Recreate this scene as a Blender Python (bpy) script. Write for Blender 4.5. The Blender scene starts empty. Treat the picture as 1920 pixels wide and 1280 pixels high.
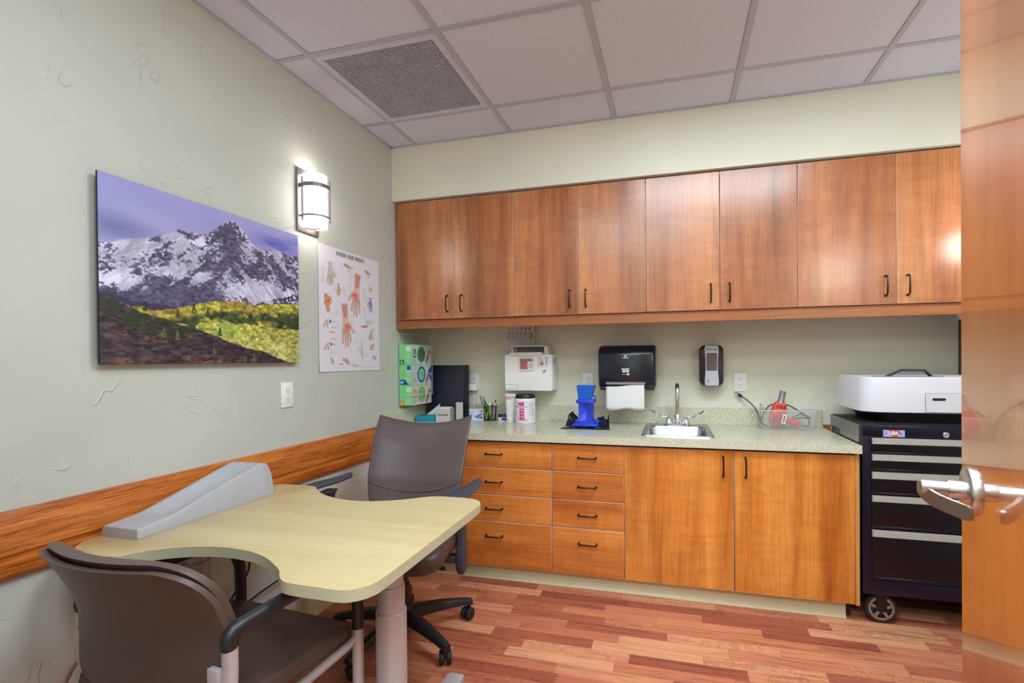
import bpy, bmesh, math, random
import numpy as np
from mathutils import Vector, Matrix, Euler

random.seed(7)
rng = np.random.default_rng(11)
SC = bpy.context.scene
COL = SC.collection
PI = math.pi

# ------------------------------------------------------------------ materials
def lin(c):
    return tuple(((v / 255.0) / 12.92 if v / 255.0 <= 0.04045 else ((v / 255.0 + 0.055) / 1.055) ** 2.4) for v in c)

def new_mat(name):
    m = bpy.data.materials.new(name)
    m.use_nodes = True
    nt = m.node_tree
    for n in list(nt.nodes):
        nt.nodes.remove(n)
    out = nt.nodes.new('ShaderNodeOutputMaterial')
    b = nt.nodes.new('ShaderNodeBsdfPrincipled')
    nt.links.new(b.outputs[0], out.inputs[0])
    return m, nt, b

def N(nt, t, **kw):
    n = nt.nodes.new(t)
    for k, v in kw.items():
        if k == 'ins':
            for i, x in v.items():
                n.inputs[i].default_value = x
        else:
            setattr(n, k, v)
    return n

def coords(nt, scale=(1, 1, 1), shift=True):
    tc = N(nt, 'ShaderNodeTexCoord')
    src = tc.outputs['Object']
    if shift:
        oi = N(nt, 'ShaderNodeObjectInfo')
        mul = N(nt, 'ShaderNodeVectorMath', operation='MULTIPLY_ADD')
        nt.links.new(oi.outputs['Random'], mul.inputs[0])
        mul.inputs[1].default_value = (37.0, 53.0, 71.0)
        nt.links.new(src, mul.inputs[2])
        src = mul.outputs[0]
    mp = N(nt, 'ShaderNodeMapping')
    mp.inputs['Scale'].default_value = scale
    nt.links.new(src, mp.inputs[0])
    return mp.outputs[0]

def ramp(nt, fac, stops):
    r = N(nt, 'ShaderNodeValToRGB')
    el = r.color_ramp.elements
    while len(el) > 1:
        el.remove(el[-1])
    el[0].position = stops[0][0]
    el[0].color = (*stops[0][1], 1)
    for p, c in stops[1:]:
        e = el.new(p)
        e.color = (*c, 1)
    nt.links.new(fac, r.inputs[0])
    return r.outputs[0]

def mixc(nt, fac, a, b, mode='MIX'):
    m = N(nt, 'ShaderNodeMix', data_type='RGBA', blend_type=mode)
    for s, i in ((fac, 0), (a, 6), (b, 7)):
        if isinstance(s, (int, float)):
            m.inputs[i].default_value = s
        elif isinstance(s, tuple):
            m.inputs[i].default_value = (*s, 1) if len(s) == 3 else s
        else:
            nt.links.new(s, m.inputs[i])
    return m.outputs[2]

def bump(nt, b, height, strength=0.2, dist=0.002):
    bp = N(nt, 'ShaderNodeBump')
    bp.inputs['Strength'].default_value = strength
    bp.inputs['Distance'].default_value = dist
    nt.links.new(height, bp.inputs['Height'])
    nt.links.new(bp.outputs[0], b.inputs['Normal'])

def simple(name, c, rough=0.5, metal=0.0, var=0.06, bscale=0.0, bstr=0.1, coat=0.0, spec=0.5, alpha=None, trans=0.0, sheen=0.0):
    m, nt, b = new_mat(name)
    c = lin(c)
    nz = N(nt, 'ShaderNodeTexNoise')
    nz.inputs['Scale'].default_value = 14
    nz.inputs['Detail'].default_value = 4
    nt.links.new(coords(nt), nz.inputs['Vector'])
    col = ramp(nt, nz.outputs['Fac'], [(0.3, tuple(v * (1 - var) for v in c)), (0.7, tuple(min(1, v * (1 + var)) for v in c))])
    nt.links.new(col, b.inputs['Base Color'])
    b.inputs['Roughness'].default_value = rough
    b.inputs['Metallic'].default_value = metal
    b.inputs['Specular IOR Level'].default_value = spec
    b.inputs['Coat Weight'].default_value = coat
    b.inputs['Transmission Weight'].default_value = trans
    if alpha is not None:
        b.inputs['Alpha'].default_value = alpha
    if bscale:
        n2 = N(nt, 'ShaderNodeTexNoise')
        n2.inputs['Scale'].default_value = bscale
        n2.inputs['Detail'].default_value = 3
        nt.links.new(coords(nt), n2.inputs['Vector'])
        bump(nt, b, n2.outputs['Fac'], bstr, 0.001)
    return m

def emit(name, c, strength):
    m, nt, b = new_mat(name)
    b.inputs['Base Color'].default_value = (*lin(c), 1)
    b.inputs['Emission Color'].default_value = (*lin(c), 1)
    b.inputs['Emission Strength'].default_value = strength
    b.inputs['Roughness'].default_value = 0.3
    return m

def wood(name, dark, mid, light, axis='z', rough=0.3, fine=1.0, band=1.0, fig=0.35, coat=0.0, coat_rough=0.1, spec=0.5, shift=True, gmul=0.85):
    m, nt, b = new_mat(name)
    def sc(a, al):
        return {'x': (al, a, a), 'y': (a, al, a), 'z': (a, a, al)}[axis]
    n1 = N(nt, 'ShaderNodeTexNoise', ins={'Scale': 1.0, 'Detail': 5.0, 'Roughness': 0.6, 'Distortion': 0.5})
    nt.links.new(coords(nt, sc(11 * band, 0.9), shift), n1.inputs['Vector'])
    n2 = N(nt, 'ShaderNodeTexNoise', ins={'Scale': 1.0, 'Detail': 3.0, 'Roughness': 0.6})
    nt.links.new(coords(nt, sc(160 * fine, 4.0), shift), n2.inputs['Vector'])
    n3 = N(nt, 'ShaderNodeTexNoise', ins={'Scale': 1.0, 'Detail': 2.0, 'Distortion': 1.2})
    nt.links.new(coords(nt, sc(5, 16), shift), n3.inputs['Vector'])
    n4 = N(nt, 'ShaderNodeTexNoise', ins={'Scale': 1.0, 'Detail': 1.0})
    nt.links.new(coords(nt, sc(4.5 * band, 0.35), shift), n4.inputs['Vector'])
    D, M_, L = lin(dark), lin(mid), lin(light)
    c1 = ramp(nt, n1.outputs['Fac'], [(0.34, D), (0.48, M_), (0.66, L)])
    c4 = ramp(nt, n4.outputs['Fac'], [(0.35, D), (0.5, M_), (0.68, L)])
    c = mixc(nt, 0.5, c1, c4)
    g2 = ramp(nt, n2.outputs['Fac'], [(0.33, (0.80, 0.77, 0.74)), (0.6, (1.04, 1.04, 1.04))])
    c = mixc(nt, gmul, c, g2, 'MULTIPLY')
    g3 = ramp(nt, n3.outputs['Fac'], [(0.35, (0.86, 0.84, 0.82)), (0.65, (1.06, 1.06, 1.05))])
    c = mixc(nt, fig, c, g3, 'MULTIPLY')
    nt.links.new(c, b.inputs['Base Color'])
    b.inputs['Roughness'].default_value = rough
    b.inputs['Specular IOR Level'].default_value = spec
    b.inputs['Coat Weight'].default_value = coat
    b.inputs['Coat Roughness'].default_value = coat_rough
    bump(nt, b, n2.outputs['Fac'], 0.06, 0.0006)
    return m

def oak(name, axis='y'):
    m, nt, b = new_mat(name)
    def sc(a, al):
        return {'x': (al, a, a), 'y': (a, al, a), 'z': (a, a, al)}[axis]
    n1 = N(nt, 'ShaderNodeTexNoise', ins={'Scale': 1.0, 'Detail': 4.0, 'Roughness': 0.62, 'Distortion': 0.8})
    nt.links.new(coords(nt, sc(34, 2.2), False), n1.inputs['Vector'])
    w = N(nt, 'ShaderNodeTexNoise', ins={'Scale': 1.0, 'Detail': 3.0, 'Roughness': 0.7, 'Distortion': 0.4})
    nt.links.new(coords(nt, sc(210, 8.0), False), w.inputs['Vector'])
    c1 = ramp(nt, n1.outputs['Fac'], [(0.3, lin((166, 84, 26))), (0.5, lin((196, 109, 40))), (0.72, lin((214, 132, 60)))])
    c2 = ramp(nt, w.outputs['Fac'], [(0.40, (0.36, 0.30, 0.25)), (0.50, (1, 1, 1))])
    c = mixc(nt, 0.7, c1, c2, 'MULTIPLY')
    nt.links.new(c, b.inputs['Base Color'])
    b.inputs['Roughness'].default_value = 0.35
    bump(nt, b, w.outputs['Fac'], 0.12, 0.0006)
    return m

def plaster(name, c, trowel=True):
    m, nt, b = new_mat(name)
    c = lin(c)
    n1 = N(nt, 'ShaderNodeTexNoise', ins={'Scale': 3.0, 'Detail': 4.0})
    nt.links.new(coords(nt, (1, 1, 1), False), n1.inputs['Vector'])
    col = ramp(nt, n1.outputs['Fac'], [(0.3, tuple(v * 0.965 for v in c)), (0.7, tuple(v * 1.02 for v in c))])
    nt.links.new(col, b.inputs['Base Color'])
    b.inputs['Roughness'].default_value = 0.55
    b.inputs['Specular IOR Level'].default_value = 0.35
    if trowel:
        # sparse trowel ridges: a thin band of a warped noise, kept only where a broad noise is high
        n2 = N(nt, 'ShaderNodeTexNoise', ins={'Scale': 3.6, 'Detail': 2.5, 'Roughness': 0.55, 'Distortion': 1.6})
        nt.links.new(coords(nt, (1, 1, 0.8), False), n2.inputs['Vector'])
        band = ramp(nt, n2.outputs['Fac'], [(0.50, (0, 0, 0)), (0.512, (1, 1, 1)), (0.524, (0, 0, 0))])
        n3 = N(nt, 'ShaderNodeTexNoise', ins={'Scale': 7.0, 'Detail': 1.0})
        nt.links.new(coords(nt, (1, 1, 1), False), n3.inputs['Vector'])
        msk = ramp(nt, n3.outputs['Fac'], [(0.56, (0, 0, 0)), (0.66, (1, 1, 1))])
        ridge = mixc(nt, 1.0, band, msk, 'MULTIPLY')
        n4 = N(nt, 'ShaderNodeTexNoise', ins={'Scale': 9.0, 'Detail': 3.0})
        nt.links.new(coords(nt, (1, 1, 1), False), n4.inputs['Vector'])
        h = mixc(nt, 0.30, ridge, n4.outputs['Color'], 'ADD')
        bump(nt, b, h, 0.55, 0.0045)
    else:
        n4 = N(nt, 'ShaderNodeTexNoise', ins={'Scale': 120.0, 'Detail': 2.0})
        nt.links.new(coords(nt, (1, 1, 1), False), n4.inputs['Vector'])
        bump(nt, b, n4.outputs['Fac'], 0.05, 0.001)
    return m

def floor_mat():
    m, nt, b = new_mat('laminate_plank')
    tc = N(nt, 'ShaderNodeTexCoord')
    sep = N(nt, 'ShaderNodeSeparateXYZ')
    nt.links.new(tc.outputs['Object'], sep.inputs[0])
    def mth(op, a, b_=None, c_=None):
        n = N(nt, 'ShaderNodeMath', operation=op)
        for i, s in enumerate((a, b_, c_)):
            if s is None:
                continue
            if isinstance(s, (int, float)):
                n.inputs[i].default_value = s
            else:
                nt.links.new(s, n.inputs[i])
        return n.outputs[0]
    yr = mth('MULTIPLY', sep.outputs[1], 1 / 0.066)
    row = mth('FLOOR', yr)
    wn = N(nt, 'ShaderNodeTexWhiteNoise', noise_dimensions='1D')
    nt.links.new(row, wn.inputs['W'])
    xo = mth('MULTIPLY_ADD', wn.outputs['Value'], 7.31, mth('MULTIPLY', sep.outputs[0], 1 / 0.47))
    plank = mth('FLOOR', xo)
    cmb = N(nt, 'ShaderNodeCombineXYZ')
    nt.links.new(row, cmb.inputs[0]); nt.links.new(plank, cmb.inputs[1])
    wn2 = N(nt, 'ShaderNodeTexWhiteNoise', noise_dimensions='2D')
    nt.links.new(cmb.outputs[0], wn2.inputs['Vector'])
    base = ramp(nt, wn2.outputs['Value'], [(0.0, lin((148, 78, 60))), (0.2, lin((172, 98, 74))), (0.45, lin((190, 116, 86))), (0.75, lin((202, 134, 98))), (1.0, lin((212, 152, 114)))])
    off = N(nt, 'ShaderNodeVectorMath', operation='MULTIPLY_ADD')
    nt.links.new(wn2.outputs['Color'], off.inputs[0])
    off.inputs[1].default_value = (19, 23, 29)
    nt.links.new(tc.outputs['Object'], off.inputs[2])
    mp = N(nt, 'ShaderNodeMapping'); mp.inputs['Scale'].default_value = (3.2, 46, 1)
    nt.links.new(off.outputs[0], mp.inputs[0])
    g = N(nt, 'ShaderNodeTexNoise', ins={'Scale': 1.0, 'Detail': 5.0, 'Roughness': 0.62, 'Distortion': 0.9})
    nt.links.new(mp.outputs[0], g.inputs['Vector'])
    gr = ramp(nt, g.outputs['Fac'], [(0.3, (0.58, 0.52, 0.5)), (0.5, (1, 1, 1)), (0.75, (1.18, 1.16, 1.1))])
    c = mixc(nt, 0.95, base, gr, 'MULTIPLY')
    mp2 = N(nt, 'ShaderNodeMapping'); mp2.inputs['Scale'].default_value = (34, 20, 1)
    nt.links.new(off.outputs[0], mp2.inputs[0])
    g2 = N(nt, 'ShaderNodeTexNoise', ins={'Scale': 1.0, 'Detail': 3.0, 'Distortion': 2.0})
    nt.links.new(mp2.outputs[0], g2.inputs['Vector'])
    g2c = ramp(nt, g2.outputs['Fac'], [(0.36, (0.72, 0.62, 0.6)), (0.55, (1, 1, 1))])
    sepc = N(nt, 'ShaderNodeSeparateColor')
    nt.links.new(wn2.outputs['Color'], sepc.inputs[0])
    fm = mth('MULTIPLY', mth('GREATER_THAN', sepc.outputs[1], 0.6), 0.65)
    c = mixc(nt, fm, c, g2c, 'MULTIPLY')
    # hairline joints
    fy = mth('FRACT', yr); fx = mth('FRACT', xo)
    ey = mth('LESS_THAN', fy, 0.018); ex = mth('LESS_THAN', fx, 0.0022)
    e = mth('MULTIPLY', mth('MAXIMUM', ey, ex), 0.35)
    c = mixc(nt, e, c, lin((96, 44, 30)))
    nt.links.new(c, b.inputs['Base Color'])
    b.inputs['Roughness'].default_value = 0.36
    b.inputs['Specular IOR Level'].default_value = 0.45
    return m

def counter_mat():
    m, nt, b = new_mat('speckled_solid_surface')
    v = coords(nt, (1, 1, 1), False)
    n1 = N(nt, 'ShaderNodeTexNoise', ins={'Scale': 170.0, 'Detail': 2.0, 'Roughness': 0.6})
    nt.links.new(v, n1.inputs['Vector'])
    n2 = N(nt, 'ShaderNodeTexVoronoi', ins={'Scale': 240.0})
    nt.links.new(v, n2.inputs['Vector'])
    c1 = ramp(nt, n1.outputs['Fac'], [(0.33, lin((172, 170, 140))), (0.45, lin((204, 202, 176))), (0.6, lin((214, 212, 190))), (0.72, lin((232, 231, 218)))])
    sepc = N(nt, 'ShaderNodeSeparateColor')
    nt.links.new(n2.outputs['Color'], sepc.inputs[0])
    c2 = ramp(nt, sepc.outputs[0], [(0.0, (0.62, 0.62, 0.54)), (0.09, (0.76, 0.75, 0.68)), (0.13, (1, 1, 1)), (0.9, (1, 1, 1)), (1.0, (1.15, 1.15, 1.12))])
    c = mixc(nt, 0.75, c1, c2, 'MULTIPLY')
    nt.links.new(c, b.inputs['Base Color'])
    b.inputs['Roughness'].default_value = 0.22
    return m

def tile_mat():
    m, nt, b = new_mat('acoustic_tile')
    v = coords(nt, (1, 1, 1), False)
    n1 = N(nt, 'ShaderNodeTexNoise', ins={'Scale': 260.0, 'Detail': 2.0})
    nt.links.new(v, n1.inputs['Vector'])
    col = ramp(nt, n1.outputs['Fac'], [(0.30, lin((196, 200, 214))), (0.45, lin((206, 210, 224))), (0.7, lin((210, 214, 228)))])
    nt.links.new(col, b.inputs['Base Color'])
    b.inputs['Roughness'].default_value = 0.85
    bump(nt, b, n1.outputs['Fac'], 0.12, 0.001)
    return m

def paint_mat(name, rough=0.4, spec=0.5):
    m, nt, b = new_mat(name)
    a = N(nt, 'ShaderNodeVertexColor', layer_name='Col')
    nt.links.new(a.outputs[0], b.inputs['Base Color'])
    b.inputs['Roughness'].default_value = rough
    b.inputs['Specular IOR Level'].default_value = spec
    return m

M = {}
M['wall'] = plaster('wall_paint_sage', (197, 200, 191))
M['wall2'] = plaster('wall_paint_cream', (222, 220, 202), False)
M['ceil'] = tile_mat()
M['grid'] = simple('ceiling_grid_metal', (176, 180, 192), 0.5, 0, 0.02)
M['floor'] = floor_mat()
M['vinyl'] = simple('vinyl_cove_base', (206, 196, 158), 0.35, 0, 0.03)
M['upper'] = wood('cherry_laminate_upright', (130, 74, 42), (180, 110, 66), (208, 140, 90), 'z', 0.25, fig=0.7, spec=0.7)
M['base'] = wood('cherry_laminate_lit_tint', (172, 88, 30), (222, 136, 54), (246, 168, 84), 'z', 0.28, fig=0.7)  # same laminate as the uppers, with a brighter orange light cast in its colour
M['drawer'] = wood('cherry_laminate_sideways', (170, 88, 34), (212, 124, 54), (234, 152, 76), 'x', 0.28, fig=0.7)  # grain runs sideways; the lower fronts' light cast is in this colour too
M['railw'] = wood('cherry_valance', (136, 78, 44), (166, 102, 60), (188, 122, 76), 'x', 0.3)
M['endw'] = wood('cherry_end_strip', (176, 116, 54), (200, 140, 72), (214, 156, 86), 'z', 0.3)
M['edge'] = simple('laminate_edge_band', (222, 182, 158), 0.4)
M['void'] = simple('dark_reveal', (46, 24, 14), 0.8)
M['brownpanel'] = wood('dark_brown_gable', (74, 44, 26), (92, 56, 34), (108, 68, 42), 'z', 0.4)
M['oaky'] = oak('oak_chair_rail', 'y')
M['oakx'] = oak('oak_chair_rail_back', 'x')
M['doorw'] = wood('varnished_door_veneer', (158, 84, 36), (190, 110, 52), (208, 134, 74), 'z', 0.22, band=0.8, fig=0.15, coat=0.9, coat_rough=0.04, spec=0.6, shift=False)
M['maple'] = wood('maple_laminate', (190, 168, 120), (198, 178, 132), (204, 188, 146), 'x', 0.36, fine=0.8, band=1.3, fig=0.15, gmul=0.3)
M['mapleedge'] = simple('table_edge_band', (186, 184, 154), 0.4, 0, 0.03)
M['counter'] = counter_mat()
M['black_metal'] = simple('dark_bronze_pull', (40, 32, 30), 0.35, 0.6)
M['steel'] = simple('brushed_stainless', (172, 173, 176), 0.33, 1.0, 0.04)
M['steel2'] = simple('satin_nickel', (200, 198, 195), 0.3, 1.0, 0.04)
M['pewter'] = simple('pewter_finish', (126, 122, 120), 0.4, 0.35, 0.04)
M['chrome'] = simple('polished_chrome', (225, 225, 228), 0.08, 1.0, 0.02)
M['silver'] = simple('silver_powder_coat', (188, 182, 184), 0.42, 0.25, 0.03)
M['leather'] = simple('taupe_vinyl', (92, 78, 78), 0.38, 0, 0.05, 420, 0.12, spec=0.45)
M['leather2'] = simple('brown_vinyl', (84, 68, 62), 0.4, 0, 0.05, 420, 0.12, spec=0.45)
M['blackpl'] = simple('black_plastic', (30, 31, 36), 0.42, 0, 0.08, 300, 0.06)
M['armgrey'] = simple('dark_slate_plastic', (62, 64, 76), 0.45, 0, 0.06, 300, 0.06)
M['greyfoam'] = simple('grey_moulded_plastic', (172, 172, 178), 0.45, 0, 0.03, 300, 0.05)
M['white'] = simple('white_plastic', (240, 239, 238), 0.35, 0, 0.02)
M['offwhite'] = simple('warm_white_plastic', (222, 219, 212), 0.38, 0, 0.02)
M['greyslot'] = simple('grey_recess', (150, 144, 142), 0.6)
M['darkslot'] = simple('dark_slot', (38, 36, 36), 0.6)
M['red_window'] = simple('red_tinted_window', (178, 108, 112), 0.15, 0, 0.04)
M['smoke'] = simple('smoked_black_plastic', (32, 34, 46), 0.2, 0, 0.1)
M['paper'] = simple('white_paper', (232, 231, 229), 0.7, 0, 0.02)
M['greycard'] = simple('grey_card', (200, 197, 197), 0.6, 0, 0.03)
M['teal'] = simple('teal_carton', (20, 152, 176), 0.45)
M['navy'] = simple('navy_board', (30, 32, 50), 0.5)
M['navyedge'] = simple('navy_board_binding', (20, 21, 34), 0.45)
M['blue'] = simple('cobalt_moulded_plastic', (36, 68, 206), 0.3, 0, 0.08)
M['blue2'] = simple('bright_blue_plastic', (22, 98, 206), 0.35, 0, 0.06)
M['bag'] = simple('black_film_bag', (26, 28, 38), 0.22, 0, 0.1, 40, 0.4)
M['bagprint'] = simple('white_bag_print', (200, 202, 214), 0.4)
M['clear'] = simple('clear_plastic', (240, 243, 245), 0.12, 0, 0.0, alpha=0.12)
M['clearrim'] = simple('frosted_rim', (232, 234, 236), 0.25, 0, 0.0, alpha=0.5)
M['acrylic'] = simple('clear_acrylic', (235, 240, 240), 0.08, 0, 0.0, alpha=0.16)
M['red'] = simple('red_heat_gun_plastic', (220, 74, 56), 0.4)
M['grey_metal'] = simple('grey_nozzle_metal', (150, 148, 150), 0.35, 0.6)
M['cord'] = simple('black_rubber_cord', (38, 40, 44), 0.55)
M['cordgrey'] = simple('grey_cord', (84, 88, 94), 0.5)
M['wire'] = simple('black_wire_mesh', (22, 20, 24), 0.4, 0.3)
M['cabinet_blue'] = simple('midnight_blue_enamel', (8, 8, 34), 0.25, 0, 0.1)
M['cabinet_dark'] = simple('dark_drawer_enamel', (8, 6, 16), 0.28, 0, 0.1)
M['alu'] = simple('anodised_drawer_trim', (196, 194, 186), 0.35, 0.35, 0.03)
M['rubber'] = simple('black_rubber_tyre', (24, 23, 26), 0.6)
M['mach'] = simple('white_machine_shell', (220, 220, 226), 0.4, 0, 0.015)
M['machbase'] = simple('black_machine_base', (28, 20, 26), 0.35)
M['darkhandle'] = simple('slate_carry_handle', (52, 54, 72), 0.4)
M['picture'] = paint_mat('photo_print_gloss', 0.35)
M['print'] = paint_mat('printed_card', 0.45)
M['printpaper'] = paint_mat('printed_paper', 0.5)
M['ink'] = simple('black_ink', (26, 24, 26), 0.6)
M['inkgrey'] = simple('grey_ink', (96, 94, 98), 0.6)
M['inkwhite'] = simple('white_ink', (226, 226, 230), 0.5)
M['inkred'] = simple('red_ink', (200, 40, 60), 0.5)
M['lampglass'] = emit('lit_opal_glass', (255, 250, 246), 9.0)
M['yellow'] = simple('yellow_pen_plastic', (214, 212, 50), 0.35)
M['green'] = simple('green_pen_plastic', (20, 150, 100), 0.35)
M['lime'] = simple('lime_pen_plastic', (190, 214, 60), 0.35)
M['purple'] = simple('purple_pen_plastic', (160, 100, 180), 0.35)
M['bluecap'] = simple('blue_pen_cap', (30, 60, 150), 0.35)
M['greypen'] = simple('grey_pen_barrel', (92, 92, 96), 0.35)
M['pencil'] = simple('tan_pencil_wood', (206, 168, 96), 0.5)

# ------------------------------------------------------------------ mesh builder
class MB:
    def __init__(s):
        s.bm = bmesh.new()
    def _face(s, vs, m=0, smooth=False):
        try:
            f = s.bm.faces.new(vs)
            f.material_index = m
            f.smooth = smooth
            return f
        except ValueError:
            return None
    def box(s, a, b, m=0, bev=0.0, seg=2, edge_m=None, mat=None, skip=()):
        a = Vector(a); b = Vector(b)
        lo = Vector((min(a[i], b[i]) for i in range(3))); hi = Vector((max(a[i], b[i]) for i in range(3)))
        v = [s.bm.verts.new((x, y, z)) for x in (lo.x, hi.x) for y in (lo.y, hi.y) for z in (lo.z, hi.z)]
        q = {'-x': (0, 1, 3, 2), '+x': (4, 6, 7, 5), '-y': (0, 4, 5, 1), '+y': (2, 3, 7, 6), '-z': (0, 2, 6, 4), '+z': (1, 5, 7, 3)}
        fs = []
        for k, idx in q.items():
            f = s._face([v[i] for i in idx], m)
            if edge_m is not None and k not in ('-y', '+y'):
                f.material_index = edge_m
            fs.append(f)
        if bev > 0:
            es = {e for f in fs for e in f.edges}
            r = bmesh.ops.bevel(s.bm, geom=list(es), offset=bev, segments=seg, affect='EDGES', profile=0.5, clamp_overlap=True)
            for f in r['faces']:
                f.smooth = True
                f.material_index = edge_m if edge_m is not None else m
            vs = {vv for f in r['faces'] for vv in f.verts} | {vv for vv in v if vv.is_valid}
            v = list(vs)
        if mat is not None:
            bmesh.ops.transform(s.bm, matrix=mat, verts=[x for x in v if x.is_valid])
        return v
    def rings(s, rs, m=0, smooth=True, cap0=True, cap1=True, closed=True):
        vr = [[s.bm.verts.new(p) for p in r] for r in rs]
        n = len(vr[0])
        for i in range(len(vr) - 1):
            for j in range(n if closed else n - 1):
                k = (j + 1) % n
                s._face([vr[i][j], vr[i][k], vr[i + 1][k], vr[i + 1][j]], m, smooth)
        if cap0 and closed:
            s._face(list(reversed(vr[0])), m)
        if cap1 and closed:
            s._face(vr[-1], m)
        return vr
    def prism(s, pts, z0, z1, m=0, side_m=None, bev=0.0):
        """polygon in xy (ccw) pulled from z0 to z1"""
        lo = [s.bm.verts.new((p[0], p[1], z0)) for p in pts]
        hi = [s.bm.verts.new((p[0], p[1], z1)) for p in pts]
        top = s._face(hi, m); bot = s._face(list(reversed(lo)), m)
        n = len(pts)
        for i in range(n):
            k = (i + 1) % n
            s._face([lo[i], lo[k], hi[k], hi[i]], m if side_m is None else side_m, True)
        if bev > 0:
            es = list(top.edges) + list(bot.edges)
            r = bmesh.ops.bevel(s.bm, geom=es, offset=bev, segments=2, affect='EDGES', profile=0.5, clamp_overlap=True)
            for f in r['faces']:
                f.smooth = True
                f.material_index = m if side_m is None else side_m
    def prism_axis(s, pts, a0, a1, axis, m=0, side_m=None):
        """polygon (u,v) swept along axis: x -> (y,z), y -> (x,z)"""
        def P(u, v, a):
            return (a, u, v) if axis == 'x' else (u, a, v)
        lo = [s.bm.verts.new(P(p[0], p[1], a0)) for p in pts]
        hi = [s.bm.verts.new(P(p[0], p[1], a1)) for p in pts]
        s._face(hi, m); s._face(list(reversed(lo)), m)
        n = len(pts)
        for i in range(n):
            k = (i + 1) % n
            s._face([lo[i], lo[k], hi[k], hi[i]], m if side_m is None else side_m, False)
    def lathe(s, prof, c=(0, 0, 0), n=24, m=0, mat=None, smooth=True, cap0=True, cap1=True):
        rs = []
        for r, z in prof:
            rs.append([Vector((r * math.cos(2 * PI * j / n), r * math.sin(2 * PI * j / n), z)) for j in range(n)])
        T = Matrix.Translation(c) if mat is None else mat
        rs = [[T @ p for p in r] for r in rs]
        return s.rings(rs, m, smooth, cap0, cap1)
    def cyl(s, p0, p1, r0, r1=None, n=16, m=0, smooth=True):
        s.tube([p0, p1], [r0, r0 if r1 is None else r1], n, m)
    def tube(s, path, r, n=10, m=0, cap=True, flat=None):
        path = [Vector(p) for p in path]
        if not isinstance(r, (list, tuple)):
            r = [r] * len(path)
        up = None; rs = []
        for i, p in enumerate(path):
            if i == 0: t = path[1] - path[0]
            elif i == len(path) - 1: t = path[-1] - path[-2]
            else: t = (path[i + 1] - path[i]).normalized() + (path[i] - path[i - 1]).normalized()
            t.normalize()
            if up is None:
                up = Vector((0, 0, 1)) if abs(t.z) < 0.9 else Vector((1, 0, 0))
            x = t.cross(up)
            if x.length < 1e-5:
                x = t.cross(Vector((0, 1, 0)))
            x.normalize(); up = x.cross(t).normalized()
            fx, fy = (1, 1) if flat is None else flat
            rs.append([p + (x * math.cos(2 * PI * j / n) * fx + up * math.sin(2 * PI * j / n) * fy) * r[i] for j in range(n)])
        s.rings(rs, m, True, cap, cap)
    def grid(s, fn, nu, nv, m=0, smooth=True):
        vs = [[s.bm.verts.new(fn(i / nu, j / nv)) for j in range(nv + 1)] for i in range(nu + 1)]
        for i in range(nu):
            for j in range(nv):
                s._face([vs[i][j], vs[i + 1][j], vs[i + 1][j + 1], vs[i][j + 1]], m, smooth)
        return vs
    def quad(s, pts, m=0):
        return s._face([s.bm.verts.new(p) for p in pts], m)
    def text(s, body, size, org, xd, yd, m=0, align='CENTER', bold=0.0, ext=0.0003, xs=1.0):
        cu = bpy.data.curves.new('lettering', 'FONT')
        cu.body = body; cu.size = size; cu.align_x = align; cu.align_y = 'CENTER'; cu.offset = bold; cu.extrude = ext; cu.resolution_u = 3
        ob = bpy.data.objects.new('lettering', cu); COL.objects.link(ob)
        dg = bpy.context.evaluated_depsgraph_get(); dg.update()
        me = bpy.data.meshes.new_from_object(ob.evaluated_get(dg))
        xd = Vector(xd).normalized(); yd = Vector(yd).normalized(); zd = xd.cross(yd)
        T = Matrix.Translation(org) @ Matrix((xd, yd, zd)).transposed().to_4x4() @ Matrix.Diagonal((xs, 1, 1, 1))
        me.transform(T)
        n0 = len(s.bm.faces)
        s.bm.from_mesh(me)
        s.bm.faces.ensure_lookup_table()
        for f in s.bm.faces[n0:]:
            f.material_index = m
        bpy.data.objects.remove(ob); bpy.data.curves.remove(cu); bpy.data.meshes.remove(me)
    def build(s, name, mats, parent=None, loc=None, sharp=40, kind=None, label=None, fixn=True):
        if fixn:
            bmesh.ops.recalc_face_normals(s.bm, faces=s.bm.faces[:])
        me = bpy.data.meshes.new(name)
        s.bm.to_mesh(me); s.bm.free()
        for mm in (mats if isinstance(mats, (list, tuple)) else [mats]):
            me.materials.append(M[mm] if isinstance(mm, str) else mm)
        me.set_sharp_from_angle(angle=math.radians(sharp))
        ob = bpy.data.objects.new(name, me)
        COL.objects.link(ob)
        if parent is not None: ob.parent = parent
        if loc is not None: ob.location = loc
        if kind: ob['kind'] = kind
        if label: ob['label'] = label
        return ob

def thing(name, label, cat, loc=(0, 0, 0), rz=0.0, group=None):
    o = bpy.data.objects.new(name, None)
    o.empty_display_size = 0.05
    COL.objects.link(o); o.location = loc; o.rotation_euler = (0, 0, rz)
    o['label'] = label; o['category'] = cat
    if group: o['group'] = group
    return o

def tag(o, label, cat, group=None):
    o['label'] = label; o['category'] = cat
    if group: o['group'] = group
    return o

def dup(root, loc, rz=None, label=None, group=None):
    r = root.copy(); COL.objects.link(r); r.location = loc
    if rz is not None: r.rotation_euler = (0, 0, rz)
    if label: r['label'] = label
    if group: r['group'] = group
    for ch in list(root.children):
        c = ch.copy(); COL.objects.link(c); c.parent = r
        for g in list(ch.children):
            d = g.copy(); COL.objects.link(d); d.parent = c
    return r

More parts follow.
